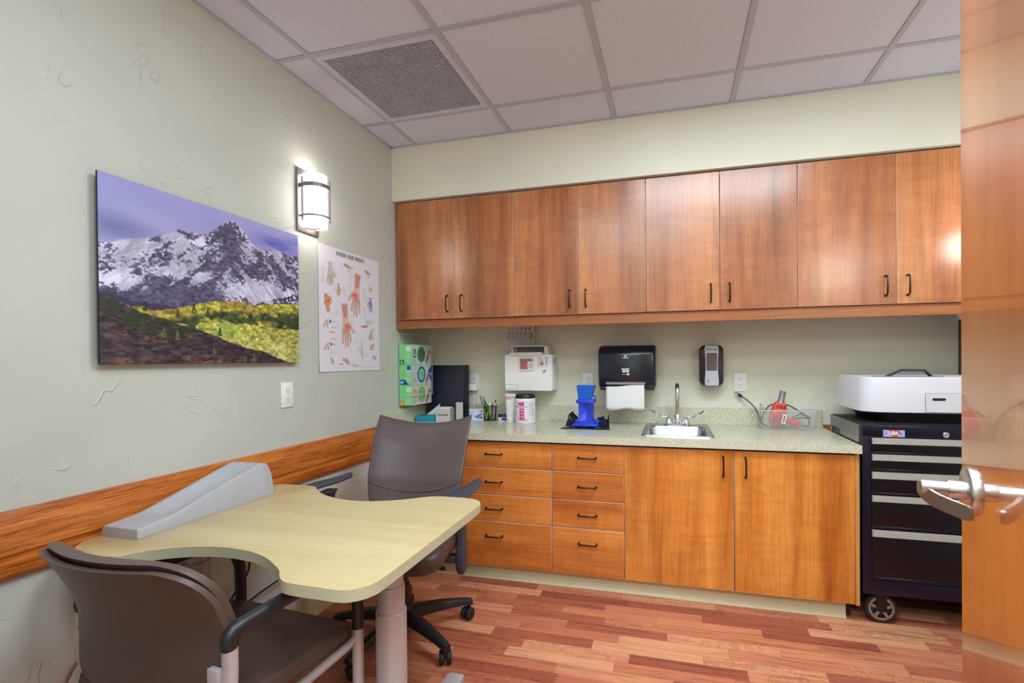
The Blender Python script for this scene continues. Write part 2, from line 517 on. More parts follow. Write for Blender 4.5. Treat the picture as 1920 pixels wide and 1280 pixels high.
def catmull(pts, n=8, closed=False):
    pts = [Vector(p) for p in pts]; out = []
    L = len(pts)
    rngi = range(L) if closed else range(L - 1)
    for i in rngi:
        p0 = pts[(i - 1) % L] if closed or i > 0 else pts[0]
        p1 = pts[i]; p2 = pts[(i + 1) % L]
        p3 = pts[(i + 2) % L] if closed or i + 2 < L else pts[-1]
        for k in range(n):
            t = k / n
            out.append(0.5 * ((2 * p1) + (-p0 + p2) * t + (2 * p0 - 5 * p1 + 4 * p2 - p3) * t * t + (-p0 + 3 * p1 - 3 * p2 + p3) * t ** 3))
    if not closed: out.append(pts[-1])
    return out

def rrect(x0, y0, x1, y1, r, n=5):
    pts = []
    for cx, cy, a0 in ((x1 - r, y0 + r, -PI / 2), (x1 - r, y1 - r, 0), (x0 + r, y1 - r, PI / 2), (x0 + r, y0 + r, PI)):
        for k in range(n + 1):
            a = a0 + PI / 2 * k / n
            pts.append((cx + r * math.cos(a), cy + r * math.sin(a)))
    return pts

# ------------------------------------------------------------------ printed surfaces (colour per vertex)
def s2l(a):
    a = np.clip(a, 0, 1)
    return np.where(a <= 0.04045, a / 12.92, ((a + 0.055) / 1.055) ** 2.4)

class Canvas:
    """u right 0..1, v down 0..1; colours in 0..255 sRGB"""
    def __init__(s, w, h, bg):
        s.w, s.h = w, h
        s.a = np.empty((h, w, 3)); s.a[:] = np.array(bg) / 255.0
        s.asp = w / h
        s.V, s.U = np.mgrid[0:h, 0:w].astype(float)
        s.U = (s.U + 0.5) / w; s.V = (s.V + 0.5) / h
    def blend(s, mask, c):
        c = np.asarray(c, float)
        if c.ndim == 1: c = c / 255.0
        s.a = s.a * (1 - mask[..., None]) + c * mask[..., None]
    def _sub(s, u0, v0, u1, v1):
        i0 = max(0, int(v0 * s.h) - 2); i1 = min(s.h, int(v1 * s.h) + 3)
        j0 = max(0, int(u0 * s.w) - 2); j1 = min(s.w, int(u1 * s.w) + 3)
        return slice(i0, max(i0, i1)), slice(j0, max(j0, j1))
    def cap(s, p, q, r0, r1, c, al=1.0):
        """tapered stroke; lengths in units of height"""
        A = s.asp
        x0, y0, x1, y1 = p[0] * A, p[1], q[0] * A, q[1]
        R = max(r0, r1)
        sl = s._sub(min(p[0], q[0]) - R / A, min(y0, y1) - R, max(p[0], q[0]) + R / A, max(y0, y1) + R)
        X = s.U[sl] * A; Y = s.V[sl]
        if X.size == 0: return
        dx, dy = x1 - x0, y1 - y0; L = dx * dx + dy * dy + 1e-12
        t = np.clip(((X - x0) * dx + (Y - y0) * dy) / L, 0, 1)
        d = np.hypot(X - x0 - t * dx, Y - y0 - t * dy) - (r0 + (r1 - r0) * t)
        mk = np.clip(0.5 - d * s.h, 0, 1) * al
        s.a[sl] = s.a[sl] * (1 - mk[..., None]) + np.array(c) / 255.0 * mk[..., None]
    def line(s, pts, r, c, al=1.0):
        for p, q in zip(pts[:-1], pts[1:]): s.cap(p, q, r, r, c, al)
    def ell(s, c0, rx, ry, c, al=1.0, ring=None):
        A = s.asp
        sl = s._sub(c0[0] - rx / A, c0[1] - ry, c0[0] + rx / A, c0[1] + ry)
        X = (s.U[sl] - c0[0]) * A; Y = s.V[sl] - c0[1]
        if X.size == 0: return
        k = np.hypot(X / rx, Y / ry); d = (k - 1) * min(rx, ry)
        if ring: d = np.abs(d + ring / 2) - ring / 2
        mk = np.clip(0.5 - d * s.h, 0, 1) * al
        s.a[sl] = s.a[sl] * (1 - mk[..., None]) + np.array(c) / 255.0 * mk[..., None]
    def rect(s, u0, v0, u1, v1, c, al=1.0):
        sl = s._sub(u0, v0, u1, v1)
        mk = np.clip((np.minimum(s.U[sl] - u0, u1 - s.U[sl])) * s.w + 0.5, 0, 1) * np.clip((np.minimum(s.V[sl] - v0, v1 - s.V[sl])) * s.h + 0.5, 0, 1) * al
        s.a[sl] = s.a[sl] * (1 - mk[..., None]) + np.array(c) / 255.0 * mk[..., None]
    def poly(s, pts, c, al=1.0):
        us = [p[0] for p in pts]; vs = [p[1] for p in pts]
        sl = s._sub(min(us), min(vs), max(us), max(vs))
        X = s.U[sl]; Y = s.V[sl]
        ins = np.zeros(X.shape, bool)
        n = len(pts)
        for i in range(n):
            (x0, y0), (x1, y1) = pts[i], pts[(i + 1) % n]
            if y0 == y1: continue
            cnd = ((y0 > Y) != (y1 > Y)) & (X < (x1 - x0) * (Y - y0) / (y1 - y0) + x0)
            ins ^= cnd
        mk = ins.astype(float) * al
        s.a[sl] = s.a[sl] * (1 - mk[..., None]) + np.array(c) / 255.0 * mk[..., None]
    def scribble(s, u0, v0, u1, v1, rows, c=(120, 116, 120), al=0.6, rr=None, r=0.0016):
        """rows of unreadably small print"""
        for k in range(rows):
            v = v0 + (v1 - v0) * (k + 0.5) / rows
            u = u0
            end = u1 - (u1 - u0) * random.random() * 0.35
            while u < end:
                w = (u1 - u0) * (0.06 + 0.12 * random.random())
                s.cap((u, v), (min(u + w, end), v), r, r, c, al)
                u += w + (u1 - u0) * 0.04
    def mesh(s, name, fn, mats, parent=None):
        """fn(u, v) arrays -> (x, y, z) arrays; the print is a fine grid whose vertices carry the colours"""
        h, w = s.h, s.w
        X, Y, Z = fn(s.U0() , s.V0())
        co = np.stack([X, Y, Z], -1).reshape(-1, 3).astype(np.float32)
        i, j = np.mgrid[0:h - 1, 0:w - 1]
        a = (i * w + j).ravel()
        quads = np.stack([a, a + w, a + w + 1, a + 1], -1).astype(np.int32)
        me = bpy.data.meshes.new(name)
        me.vertices.add(len(co)); me.vertices.foreach_set('co', co.ravel())
        me.loops.add(quads.size); me.loops.foreach_set('vertex_index', quads.ravel())
        me.polygons.add(len(quads))
        me.polygons.foreach_set('loop_start', np.arange(0, quads.size, 4, dtype=np.int32))
        me.polygons.foreach_set('use_smooth', np.ones(len(quads), dtype=bool))
        me.update(calc_edges=True); me.validate()
        at = me.color_attributes.new('Col', 'FLOAT_COLOR', 'POINT')
        rgba = np.ones((h * w, 4), np.float32); rgba[:, :3] = s2l(s.a).reshape(-1, 3)
        at.data.foreach_set('color', rgba.ravel())
        for mm in (mats if isinstance(mats, (list, tuple)) else [mats]): me.materials.append(M[mm])
        ob = bpy.data.objects.new(name, me); COL.objects.link(ob)
        if parent is not None: ob.parent = parent
        return ob
    def U0(s): return np.broadcast_to(np.linspace(0, 1, s.w)[None, :], (s.h, s.w))
    def V0(s): return np.broadcast_to(np.linspace(0, 1, s.h)[:, None], (s.h, s.w))

def flat_print(o, xd, yd):
    """print plane: origin is the top-left corner, xd spans the width, yd spans downwards"""
    o, xd, yd = (np.array(q, float) for q in (o, xd, yd))
    def fn(U, V):
        return tuple(o[k] + U * xd[k] + V * yd[k] for k in range(3))
    return fn

def vnoise(x, y, seed=0):
    xi = np.floor(x).astype(np.int64); yi = np.floor(y).astype(np.int64)
    fx = x - xi; fy = y - yi
    fx = fx * fx * (3 - 2 * fx); fy = fy * fy * (3 - 2 * fy)
    def h(a, b):
        n = (a * 374761393 + b * 668265263 + seed * 974634777) & 0xFFFFFFFF
        n = ((n ^ (n >> 13)) * 1274126177) & 0xFFFFFFFF
        return ((n ^ (n >> 16)) & 0xFFFF) / 65535.0
    return (h(xi, yi) * (1 - fx) + h(xi + 1, yi) * fx) * (1 - fy) + (h(xi, yi + 1) * (1 - fx) + h(xi + 1, yi + 1) * fx) * fy

def fbm(x, y, oct=5, seed=0, gain=0.5):
    s = 0; a = 1; t = 0
    for o in range(oct):
        s = s + a * vnoise(x * 2 ** o + o * 17.3, y * 2 ** o + o * 9.1, seed + o); t += a; a *= gain
    return s / t

# ================================================================== SETTING
H = 2.632; YS = -0.445; XR = 3.34; YF = -3.0
def struct(name, mb, mats, parent=None, **k):
    return mb.build(name, mats, parent, kind='structure', **k)

b = MB(); b.box((-0.12, -5.2, -0.05), (XR + 1.2, 0.12, 0.0)); struct('floor', b, 'floor')
b = MB(); b.box((-0.12, YF - 0.12, -0.05), (0.0, 0.0, H + 0.2)); struct('wall_left', b, 'wall')
b = MB(); b.box((-0.12, 0.0, -0.05), (XR + 0.12, 0.12, H + 0.2)); struct('wall_back', b, 'wall2')
b = MB(); b.box((XR, YF - 0.12, -0.05), (XR + 0.12, 0.0, H + 0.2)); struct('wall_right', b, 'wall')
b = MB()
b.box((0.0, YF - 0.12, 0), (1.12, YF, H + 0.2)); b.box((2.13, YF - 0.12, 0), (XR, YF, H + 0.2)); b.box((1.12, YF - 0.12, 2.15), (2.13, YF, H + 0.2))
struct('wall_front', b, 'wall')
b = MB(); b.box((0.001, YS, 2.293), (XR - 0.001, -0.001, H + 0.1)); struct('wall_soffit', b, 'wall2')
b = MB(); b.box((-1.2, -5.2, -0.05), (XR + 1.2, -5.1, H + 0.2)); struct('wall_corridor', b, 'wall')
b = MB(); b.box((-1.2, -5.2, H), (XR + 1.2, YF - 0.12, H + 0.06)); struct('ceiling_corridor', b, 'ceil')

# suspended ceiling: tiles above, tee grid as its part
T = 0.628; GX = [0.1795 + k * T for k in range(6)]; GY = [-0.7455 - k * T for k in range(4)]
xs = [0.0] + [g for g in GX if g < XR] + [XR]; ys = [YS] + GY + [YF]
b = MB()
for i in range(len(xs) - 1):
    for j in range(len(ys) - 1):
        if i == 1 and j == 1: continue            # the grille sits here
        x0, x1 = xs[i] + 0.011, xs[i + 1] - 0.011; y1, y0 = ys[j] - 0.011, ys[j + 1] + 0.011
        if x1 - x0 < 0.02 or y1 - y0 < 0.02: continue
        b.box((x0, y0, H + 0.004), (x1, y1, H + 0.02), bev=0.003, seg=1)
b.box((-0.1, YF - 0.1, H + 0.3), (XR + 0.1, YS + 0.1, H + 0.32))
ceil = struct('ceiling', b, 'ceil')
b = MB()
for g in GX:
    if g < XR: b.box((g - 0.012, YF, H), (g + 0.012, YS - 0.0, H + 0.03))
for g in GY: b.box((0.0, g - 0.012, H + 0.0005), (XR, g + 0.012, H + 0.03))
b.box((0, YF, H - 0.001), (0.016, YS, H + 0.03)); b.box((0, YS - 0.016, H - 0.001), (XR, YS, H + 0.03)); b.box((XR - 0.016, YF, H - 0.001), (XR, YS, H + 0.03))
struct('ceiling_grid', b, 'grid', ceil)

# baseboards, oak rails
b = MB(); b.prism_axis([(0.022, 0.0), (0.0, 0.0), (0.0, 0.10), (0.004, 0.10), (0.006, 0.016), (0.012, 0.005)], YF, -0.60, 'y'); struct('baseboard_left', b, 'vinyl')
b = MB()
b.prism_axis([(-0.562, 0.0), (-0.562, 0.088), (-0.570, 0.088), (-0.573, 0.018), (-0.579, 0.005), (-0.588, 0.0)], 0.0, 2.556, 'x')
struct('baseboard_back', b, 'vinyl')
b = MB()
prof = [(0.0, 0.868), (0.016, 0.868), (0.020, 0.862), (0.020, 0.752), (0.013, 0.746), (0.013, 0.736), (0.024, 0.730), (0.024, 0.698), (0.018, 0.688), (0.0, 0.688)]
b.prism_axis(prof, YF, -0.640, 'y'); struct('trim_1', b, 'oaky')
b = MB()
b.prism_axis([(-p[0], p[1]) for p in prof], 2.66, XR, 'x'); b.box((2.615, -0.02, 0.75), (2.66, 0, 0.866)); struct('trim_2', b, 'oakx')

# door standing open into the room, with its lever
AL = math.radians(14.0); EDGE = Vector((2.302, -2.072, 0)); dd = Vector((math.sin(AL), math.cos(AL), 0)); dn = Vector((-math.cos(AL), math.sin(AL), 0))
Md = Matrix((dd, -dn, Vector((0, 0, 1)))).transposed().to_4x4(); Md.translation = EDGE   # local x to free edge, local y away from visible face
b = MB(); b.box((-0.915, 0.0, 0.008), (0.0, 0.044, 2.13), bev=0.0015, seg=1)
door = struct('door_1', b, 'doorw'); door.matrix_world = Md
hz = 1.016; hx = -0.066
b = MB()
Rr = Matrix.Translation((hx, 0, hz)) @ Matrix.Rotation(PI / 2, 4, 'X')
b.lathe([(0.0001, 0.0), (0.0450, 0.0), (0.0450, 0.006), (0.0435, 0.0085), (0.040, 0.010), (0.0001, 0.010)], n=40, mat=Rr)
ros = b.build('rosette', 'steel2', door)
b = MB()
b.lathe([(0.0175, 0.010), (0.0175, 0.034), (0.0165, 0.036), (0.0140, 0.036), (0.0140, 0.0755), (0.0001, 0.0755)], n=28, mat=Rr)
path = []
pts = [(-0.056, -0.0775, -0.002, 0.0110), (-0.060, -0.0745, -0.005, 0.0140), (-0.068, -0.0695, -0.010, 0.0150), (-0.080, -0.0630, -0.015, 0.0142), (-0.098, -0.0535, -0.0185, 0.0136), (-0.122, -0.0395, -0.0205, 0.0132), (-0.150, -0.0235, -0.0215, 0.0130), (-0.157, -0.0195, -0.0215, 0.0075)]
rs = []
fine = catmull([p[:3] for p in pts], 5); hh_ = np.interp(np.linspace(0, len(pts) - 1, len(fine)), range(len(pts)), [p[3] for p in pts])
for k, p in enumerate(fine):
    t = (fine[min(k + 1, len(fine) - 1)] - fine[max(k - 1, 0)]); t.z = 0; t.normalize(); nn_ = Vector((-t.y, t.x, 0)) * 0.0032
    rs.append([(p - nn_) + Vector((0, 0, hz - hh_[k])), (p - nn_) + Vector((0, 0, hz + hh_[k])), (p + nn_) + Vector((0, 0, hz + hh_[k])), (p + nn_) + Vector((0, 0, hz - hh_[k]))])
b.rings(rs, smooth=False)
lev = b.build('lever_handle', 'steel2', door, sharp=50)

# ================================================================== CEILING GRILLE
x0, x1, y0, y1 = GX[0] + 0.012, GX[1] - 0.012, GY[1] + 0.012, GY[0] - 0.012
gr = thing('return_air_grille', 'square egg-crate air return grille set into the ceiling grid', 'vent', ((x0 + x1) / 2, (y0 + y1) / 2, H))
cx, cy = (x0 + x1) / 2, (y0 + y1) / 2; hw = (x1 - x0) / 2; gi = 0.272
b = MB()
for s in (-1, 1):
    b.box((s * gi, -hw, -0.001), (s * hw, hw, 0.012)); b.box((-gi, s * gi, -0.001), (gi, s * hw, 0.012))
b.build('frame', simple('grille_frame_white', (196, 201, 216), 0.5), gr)
b = MB()
nc = 38
for k in range(nc + 1):
    p = -gi + 2 * gi * k / nc
    b.box((p - 0.0017, -gi, 0.002), (p + 0.0017, gi, 0.010)); b.box((-gi, p - 0.0017, 0.002), (gi, p + 0.0017, 0.010))
b.build('egg_crate', simple('grille_plastic', (190, 194, 208), 0.5), gr)
b = MB(); b.box((-hw, -hw, 0.04), (hw, hw, 0.05)); b.build('duct_plate', simple('duct_grey', (70, 70, 78), 0.8), gr)

# ================================================================== CABINETS
def pull(axis, L=0.098):
    """arched wire pull on the face plane y=0, standing out to -y, centred"""
    b = MB(); r = 0.0042; d = 0.028
    def P(a, y): return (a, y, 0) if axis == 'x' else (0, y, a)
    h = L / 2
    pts = [P(-h, 0), P(-h, -d * 0.55), P(-h + 0.004, -d * 0.85), P(-h + 0.012, -d), P(0, -d - 0.001), P(h - 0.012, -d), P(h - 0.004, -d * 0.85), P(h, -d * 0.55), P(h, 0)]
    b.tube(pts, [r * 1.5] + [r] * 7 + [r * 1.5], 8)
    return b

pull_h = pull('x').build('handle', 'black_metal'); pull_v = pull('z').build('handle', 'black_metal')
PROTO = [pull_h, pull_v]
def add_pull(proto, parent, loc):
    h = proto.copy(); COL.objects.link(h); h.parent = parent; h.location = loc; return h

def panel(name, x0, x1, z0, z1, yf, th, mat, parent):
    """a laminate front with a pale edge band; its own origin in its middle"""
    b = MB(); g = 0.0018
    w, h = (x1 - x0) / 2 - g, (z1 - z0) / 2 - g
    b.box((-w, 0, -h), (w, th, h), 0, bev=0.0016, seg=1, edge_m=1)
    return b.build(name, [mat, 'edge'], parent, loc=((x0 + x1) / 2, yf, (z0 + z1) / 2))

UX = [0.038, 0.427, 0.817, 1.212, 1.604, 1.998, 2.383, 2.832, 3.28]
ulabels = ['two-door cherry wall cabinet in the corner, above the glove boxes', 'two-door cherry wall cabinet above the sharps box',
           'two-door cherry wall cabinet above the sink, washed with lamp glare', 'two-door cherry wall cabinet beside the open door, above the white machine']
YU = -0.430
for k in range(4):
    xa, xm, xb = UX[2 * k], UX[2 * k + 1], UX[2 * k + 2]
    c = thing('wall_cabinet', ulabels[k], 'cabinet', (xa, 0, 1.53), 0, 'cherry wall cabinets in a row')
    b = MB(); w = xb - xa; h = 0.755
    if k == 0: b.box((-0.034, -0.408, 0), (0.0, -0.002, h), 0)
    b.box((0, -0.408, 0), (0.018, -0.002, h)); b.box((w - 0.018, -0.408, 0), (w, -0.002, h)); b.box((0, -0.408, 0), (w, -0.002, 0.018)); b.box((0, -0.408, h - 0.018), (w, -0.002, h))
    b.box((0, -0.02, 0), (w, -0.002, h)); b.box((0.018, -0.40, h / 2 - 0.01), (w - 0.018, -0.02, h / 2 + 0.01))
    b.build('carcass', 'upper', c)
    for s, (p, q) in enumerate(((xa, xm), (xm, xb))):
        d = panel('door', p - xa, q - xa, 0.0, 0.752, YU, 0.020, 'upper', c)
        hxl = ((q - p) / 2 - 0.048) * (1 if s == 0 else -1)
        add_pull(pull_v, d, (hxl, 0, 0.093 - 0.376))
b = MB(); b.box((0.006, -0.412, 1.472), (UX[-1] + 0.018, -0.392, 1.5285), bev=0.001, seg=1)
b.box((0.006, -0.392, 1.51), (UX[-1] + 0.018, -0.002, 1.5285))
tag(b.build('light_valance', 'railw'), 'long cherry valance board running under the wall cabinets', 'valance')
b = MB(); b.box((UX[-1] + 0.02, -0.42, 0.88), (UX[-1] + 0.04, -0.002, 1.47), bev=0.001, seg=1)
tag(b.build('gable_panel', 'brownpanel'), 'dark brown upright gable panel under the wall cabinets beside the open door', 'panel')

YB = -0.620; ZB0, ZB1 = 0.085, 0.800
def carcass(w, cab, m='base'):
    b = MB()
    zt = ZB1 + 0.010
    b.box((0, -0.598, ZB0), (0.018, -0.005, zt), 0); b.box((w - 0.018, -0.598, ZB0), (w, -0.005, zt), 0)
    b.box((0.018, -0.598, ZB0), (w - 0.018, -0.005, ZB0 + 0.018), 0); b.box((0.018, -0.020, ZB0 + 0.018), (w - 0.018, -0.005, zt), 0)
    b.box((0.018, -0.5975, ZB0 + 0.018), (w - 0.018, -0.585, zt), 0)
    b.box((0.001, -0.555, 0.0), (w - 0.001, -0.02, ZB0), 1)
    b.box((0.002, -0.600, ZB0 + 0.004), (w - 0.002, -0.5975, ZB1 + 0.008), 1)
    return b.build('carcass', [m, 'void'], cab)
rows = [(0.652, 0.800), (0.497, 0.652), (0.344, 0.497), (0.085, 0.344)]
for (xa, xb, lab) in ((0.412, 1.0935, 'wide four-drawer cherry base cabinet behind the task chair'), (1.0935, 1.4925, 'narrow four-drawer cherry base cabinet beside the sink cabinet')):
    c = thing('drawer_cabinet', lab, 'cabinet', (xa, 0, 0), 0, 'cherry drawer cabinets under the worktop')
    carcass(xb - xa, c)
    for (z0, z1) in rows:
        d = panel('drawer', 0, xb - xa, z0, z1, YB, 0.020, 'drawer', c)
        zc = {0.800: 0.7315, 0.652: 0.5735, 0.497: 0.419, 0.344: 0.263}[z1]
        add_pull(pull_h, d, (0, 0, zc - (z0 + z1) / 2))
    if xa < 0.5:
        b = MB(); b.box((-0.41, YB, ZB0), (-0.002, -0.6, ZB1)); b.box((-0.41, -0.6, 0.0), (-0.002, -0.3, ZB0 - 0.001), 1) if False else None
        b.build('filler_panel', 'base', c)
c = thing('sink_cabinet', 'two-door cherry base cabinet under the sink with a pale end strip', 'cabinet', (1.4925, 0, 0))
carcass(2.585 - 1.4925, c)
for s, (p, q) in enumerate(((1.4925, 2.0435), (2.0435, 2.585))):
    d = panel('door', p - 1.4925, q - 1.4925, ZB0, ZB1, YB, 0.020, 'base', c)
    add_pull(pull_v, d, (((q - p) / 2 - 0.053) * (1 if s == 0 else -1), 0, 0.717 - (ZB0 + ZB1) / 2))
b = MB(); b.box((2.5855 - 1.4925, -0.618, ZB0 - 0.004), (2.604 - 1.4925, -0.005, ZB1 + 0.01), bev=0.0012, seg=1); b.build('end_panel', 'endw', c)

# worktop with sink cut-out
ZC = 0.850
wt = thing('worktop', 'long pale speckled worktop with upstands over the base cabinets', 'worktop', (0, 0, 0))
SX0, SX1, SY0, SY1 = 1.600, 1.937, -0.538, -0.155
b = MB()
for (a, c_) in (((0.001, -0.647), (2.606, SY0)), ((0.001, SY1), (2.606, -0.001)), ((0.001, SY0), (SX0, SY1)), ((SX1, SY0), (2.606, SY1))):
    b.box((a[0], a[1], 0.8115), (c_[0], c_[1], ZC))
b.build('slab', 'counter', wt)
b = MB(); b.box((0.02, -0.021, ZC), (2.604, -0.001, 0.955), bev=0.001, seg=1); b.build('backsplash', 'counter', wt)
b = MB(); b.box((0.001, -0.640, ZC), (0.020, -0.001, 0.953), bev=0.001, seg=1); b.build('side_splash', 'counter', wt)

# sink
sk = thing('sink', 'small stainless drop-in sink set into the speckled worktop', 'sink', ((1.5785 + 1.957) / 2, -0.317, ZC))
b = MB()
def rr3(x0, y0, x1, y1, r, z): return [(p[0], p[1], z) for p in rrect(x0, y0, x1, y1, r, 5)]
ox, oy0, oy1 = 0.190, -0.242, 0.245
ix, iy0, iy1 = 0.163, -0.215, 0.150
b.rings([rr3(-ox, oy0, ox, oy1, 0.03, 0.0005), rr3(-ox + 0.002, oy0 + 0.002, ox - 0.002, oy1 - 0.002, 0.03, 0.006), rr3(-ox + 0.012, oy0 + 0.012, ox - 0.012, oy1 - 0.012, 0.028, 0.0065),
         rr3(-ox + 0.018, oy0 + 0.018, ox - 0.018, oy1 - 0.018, 0.026, 0.004), rr3(-ix, iy0, ix, iy1, 0.045, 0.003), rr3(-ix + 0.004, iy0 + 0.004, ix - 0.004, iy1 - 0.004, 0.045, -0.006),
         rr3(-ix + 0.012, iy0 + 0.012, ix - 0.012, iy1 - 0.012, 0.05, -0.12), rr3(-ix + 0.03, iy0 + 0.03, ix - 0.03, iy1 - 0.03, 0.05, -0.14), rr3(-0.02, -0.05, 0.02, -0.01, 0.018, -0.145)], cap0=False, cap1=True)
b.build('basin', 'steel', sk, fixn=False, sharp=60)
b = MB(); b.lathe([(0.0001, -0.141), (0.02, -0.141), (0.034, -0.138), (0.036, -0.1425)], (0, -0.03, 0), 24); b.build('drain', 'chrome', sk)

fc = thing('faucet', 'chrome gooseneck faucet with two wrist-blade handles behind the sink', 'faucet', (1.771, -0.118, ZC + 0.004))
b = MB(); b.prism(rrect(-0.077, -0.022, 0.077, 0.022, 0.02, 5), 0.0, 0.012, bev=0.003)
b.lathe([(0.026, 0.01), (0.025, 0.03), (0.019, 0.045), (0.018, 0.06), (0.014, 0.068)], (0, 0, 0), 24); b.build('base', 'chrome', fc)
b = MB()
pp = [(0, 0, 0.06), (0, 0, 0.12), (0, 0, 0.19)] + [(0, -0.055 + 0.055 * math.cos(a), 0.205 + 0.052 * math.sin(a)) for a in np.linspace(0.1, PI - 0.1, 12)] + [(0, -0.111, 0.19), (0, -0.112, 0.165)]
b.tube(pp, [0.0115] * (len(pp) - 2) + [0.013, 0.013], 14); b.build('spout', 'chrome', fc)
for s in (-1, 1):
    b = MB(); b.lathe([(0.022, 0.01), (0.021, 0.022), (0.015, 0.032), (0.014, 0.045), (0.010, 0.048), (0.010, 0.058)], (s * 0.052, 0, 0), 20)
    pl = catmull([(s * 0.048, 0, 0.056), (s * 0.085, 0, 0.053), (s * 0.115, -0.002, 0.062), (s * 0.135, -0.004, 0.078), (s * 0.158, -0.006, 0.092)], 5)
    rs = []
    for k, p in enumerate(pl):
        t = k / (len(pl) - 1); hy = 0.005 + 0.012 * t ** 1.5; hz_ = 0.0035 + 0.0035 * t
        if k == len(pl) - 1: hy *= 0.6; hz_ *= 0.6
        rs.append([(p.x, p.y + hy * math.cos(a), p.z + hz_ * math.sin(a)) for a in np.linspace(0, 2 * PI, 10, endpoint=False)])
    b.rings(rs); b.build('blade_handle', 'chrome', fc)

# ================================================================== LEFT WALL: picture, poster, sconce, outlet
def paint_mountain():
    W, Hh = 470, 344
    c = Canvas(W, Hh, (150, 150, 205)); U, V = c.U, c.V
    def prof(pts, amp=0.0, f=30, seed=0):
        x = np.array([p[0] for p in pts]); y = np.array([p[1] for p in pts])
        r = np.interp(U, x, y)
        return r + amp * (fbm(U * f, U * 0 + 3.3, 4, seed) - 0.5)
    def mask(h, soft=0.004): return np.clip((V - h) / soft + 0.5, 0, 1)
    # sky
    t = np.clip(V / 0.4, 0, 1)[..., None]
    sky = np.array([152, 152, 212.]) * (1 - t) + np.array([150, 156, 204.]) * t
    cl = fbm(U * 3 + V * 2, V * 5, 5, 3); k = np.clip((cl - 0.42) * 3.2, 0, 1)[..., None]
    sky = sky * (1 - 0.55 * k) + np.array([176, 172, 214.]) * 0.55 * k
    dk = np.clip(1 - np.hypot((U - 0.06) / 0.20, (V - 0.27) / 0.10), 0, 1) * 0.9
    sky = sky * (1 - dk[..., None]) + np.array([108, 112, 168.]) * dk[..., None]
    bl = np.clip((U - 0.66) / 0.20, 0, 1) * np.clip((V - 0.02 - 0.10 * (1 - U)) / 0.09, 0, 1) * (1 - 0.75 * np.clip((fbm(U * 5, V * 9, 4, 8) - 0.45) * 5, 0, 1))
    sky = sky * (1 - bl[..., None]) + np.array([66, 72, 186.]) * bl[..., None]
    c.a = sky / 255.0
    # massif
    ridge = prof([(0.0, 0.372), (0.051, 0.347), (0.127, 0.308), (0.188, 0.283), (0.252, 0.242), (0.306, 0.2), (0.353, 0.203), (0.42, 0.195), (0.472, 0.148), (0.499, 0.117), (0.537, 0.068), (0.567, 0.045), (0.606, 0.055), (0.635, 0.085), (0.666, 0.13), (0.698, 0.175), (0.758, 0.19), (0.827, 0.165), (0.894, 0.168), (1.0, 0.17)], 0.034, 40, 5)
    def g2(u0, v0, su, sv): return np.exp(-((U - u0) / su) ** 2 - ((V - v0) / sv) ** 2)
    a1 = V * 0.8 + 1.0 * U; a2 = V * 0.8 - 1.1 * U
    n_l = fbm(a1 * 30, a2 * 8, 5, 21, 0.62); n_r = fbm(a2 * 30, a1 * 8, 5, 33, 0.62)
    wv = np.clip((U - 0.50) / 0.12, 0, 1)
    rid = 1 - np.abs(2 * (n_l * (1 - wv) + n_r * wv) - 1)
    fine = fbm(U * 75, V * 85, 3, 44, 0.6); big = fbm(U * 9, V * 11, 3, 47)
    n = 0.45 * (n_l * (1 - wv) + n_r * wv) + 0.30 * fine + 0.25 * big
    B = 0.00 + 0.17 * g2(0.565, 0.20, 0.09, 0.15) + 0.10 * g2(0.47, 0.40, 0.15, 0.12) + 0.13 * g2(0.25, 0.37, 0.12, 0.07) + 0.10 * g2(0.72, 0.33, 0.10, 0.12) + 0.05 * g2(0.93, 0.30, 0.12, 0.10) + 0.12 * g2(0.33, 0.215, 0.05, 0.02)
    B = B + 0.20 * np.clip((V - 0.50 + 0.10 * U) / 0.10, 0, 1) * np.clip((0.60 - U) / 0.15, 0, 1)
    B = B - 0.26 * g2(0.03, 0.56, 0.11, 0.05) - 0.26 * g2(0.83, 0.50, 0.20, 0.05) - 0.17 * g2(0.13, 0.335, 0.12, 0.03) - 0.15 * g2(0.31, 0.45, 0.05, 0.05) - 0.14 * g2(0.42, 0.25, 0.04, 0.05) - 0.10 * g2(0.40, 0.48, 0.03, 0.06)
    rock = np.clip((n - 0.515 + B) * 15.0, 0, 1)
    sh = np.clip(0.55 + 0.7 * (n_l * (1 - wv) + n_r * wv), 0, 1.06)
    snow = np.array([222, 220, 250.])[None, None] * sh[..., None]
    rc = np.array([92, 88, 122.])[None, None] * (0.45 + 0.95 * fbm(U * 60, V * 70, 3, 66)[..., None])
    mt = snow * (1 - rock[..., None]) + rc * rock[..., None]
    c.blend(mask(ridge, 0.006), mt / 255.0)
    # dark timber wedge below the snow on both sides
    dkl = prof([(0.0, 0.62), (0.05, 0.63), (0.11, 0.65), (0.2, 0.66), (1, 0.66)], 0.03, 60, 9)
    c.blend(mask(dkl, 0.01) * np.clip((0.3 - U) / 0.05, 0, 1), np.array([58, 54, 84.]))
    dkr = prof([(0, 0.9), (0.66, 0.62), (0.69, 0.594), (0.841, 0.528), (1.0, 0.462)], 0.03, 90, 10)
    tx = np.clip((fbm(U * 80, V * 80, 2, 12) - 0.36) * 6, 0, 1)
    c.blend(mask(dkr, 0.006) * tx, np.array([66, 60, 96.]))
    # autumn forest
    base = prof([(0, 0.645), (0.037, 0.655), (0.111, 0.69), (0.158, 0.675), (0.187, 0.70), (0.263, 0.68), (0.349, 0.652), (0.398, 0.628), (0.468, 0.602), (0.561, 0.587), (0.64, 0.58), (0.693, 0.597), (0.759, 0.573), (0.841, 0.562), (1, 0.543)], 0.018, 80, 14)
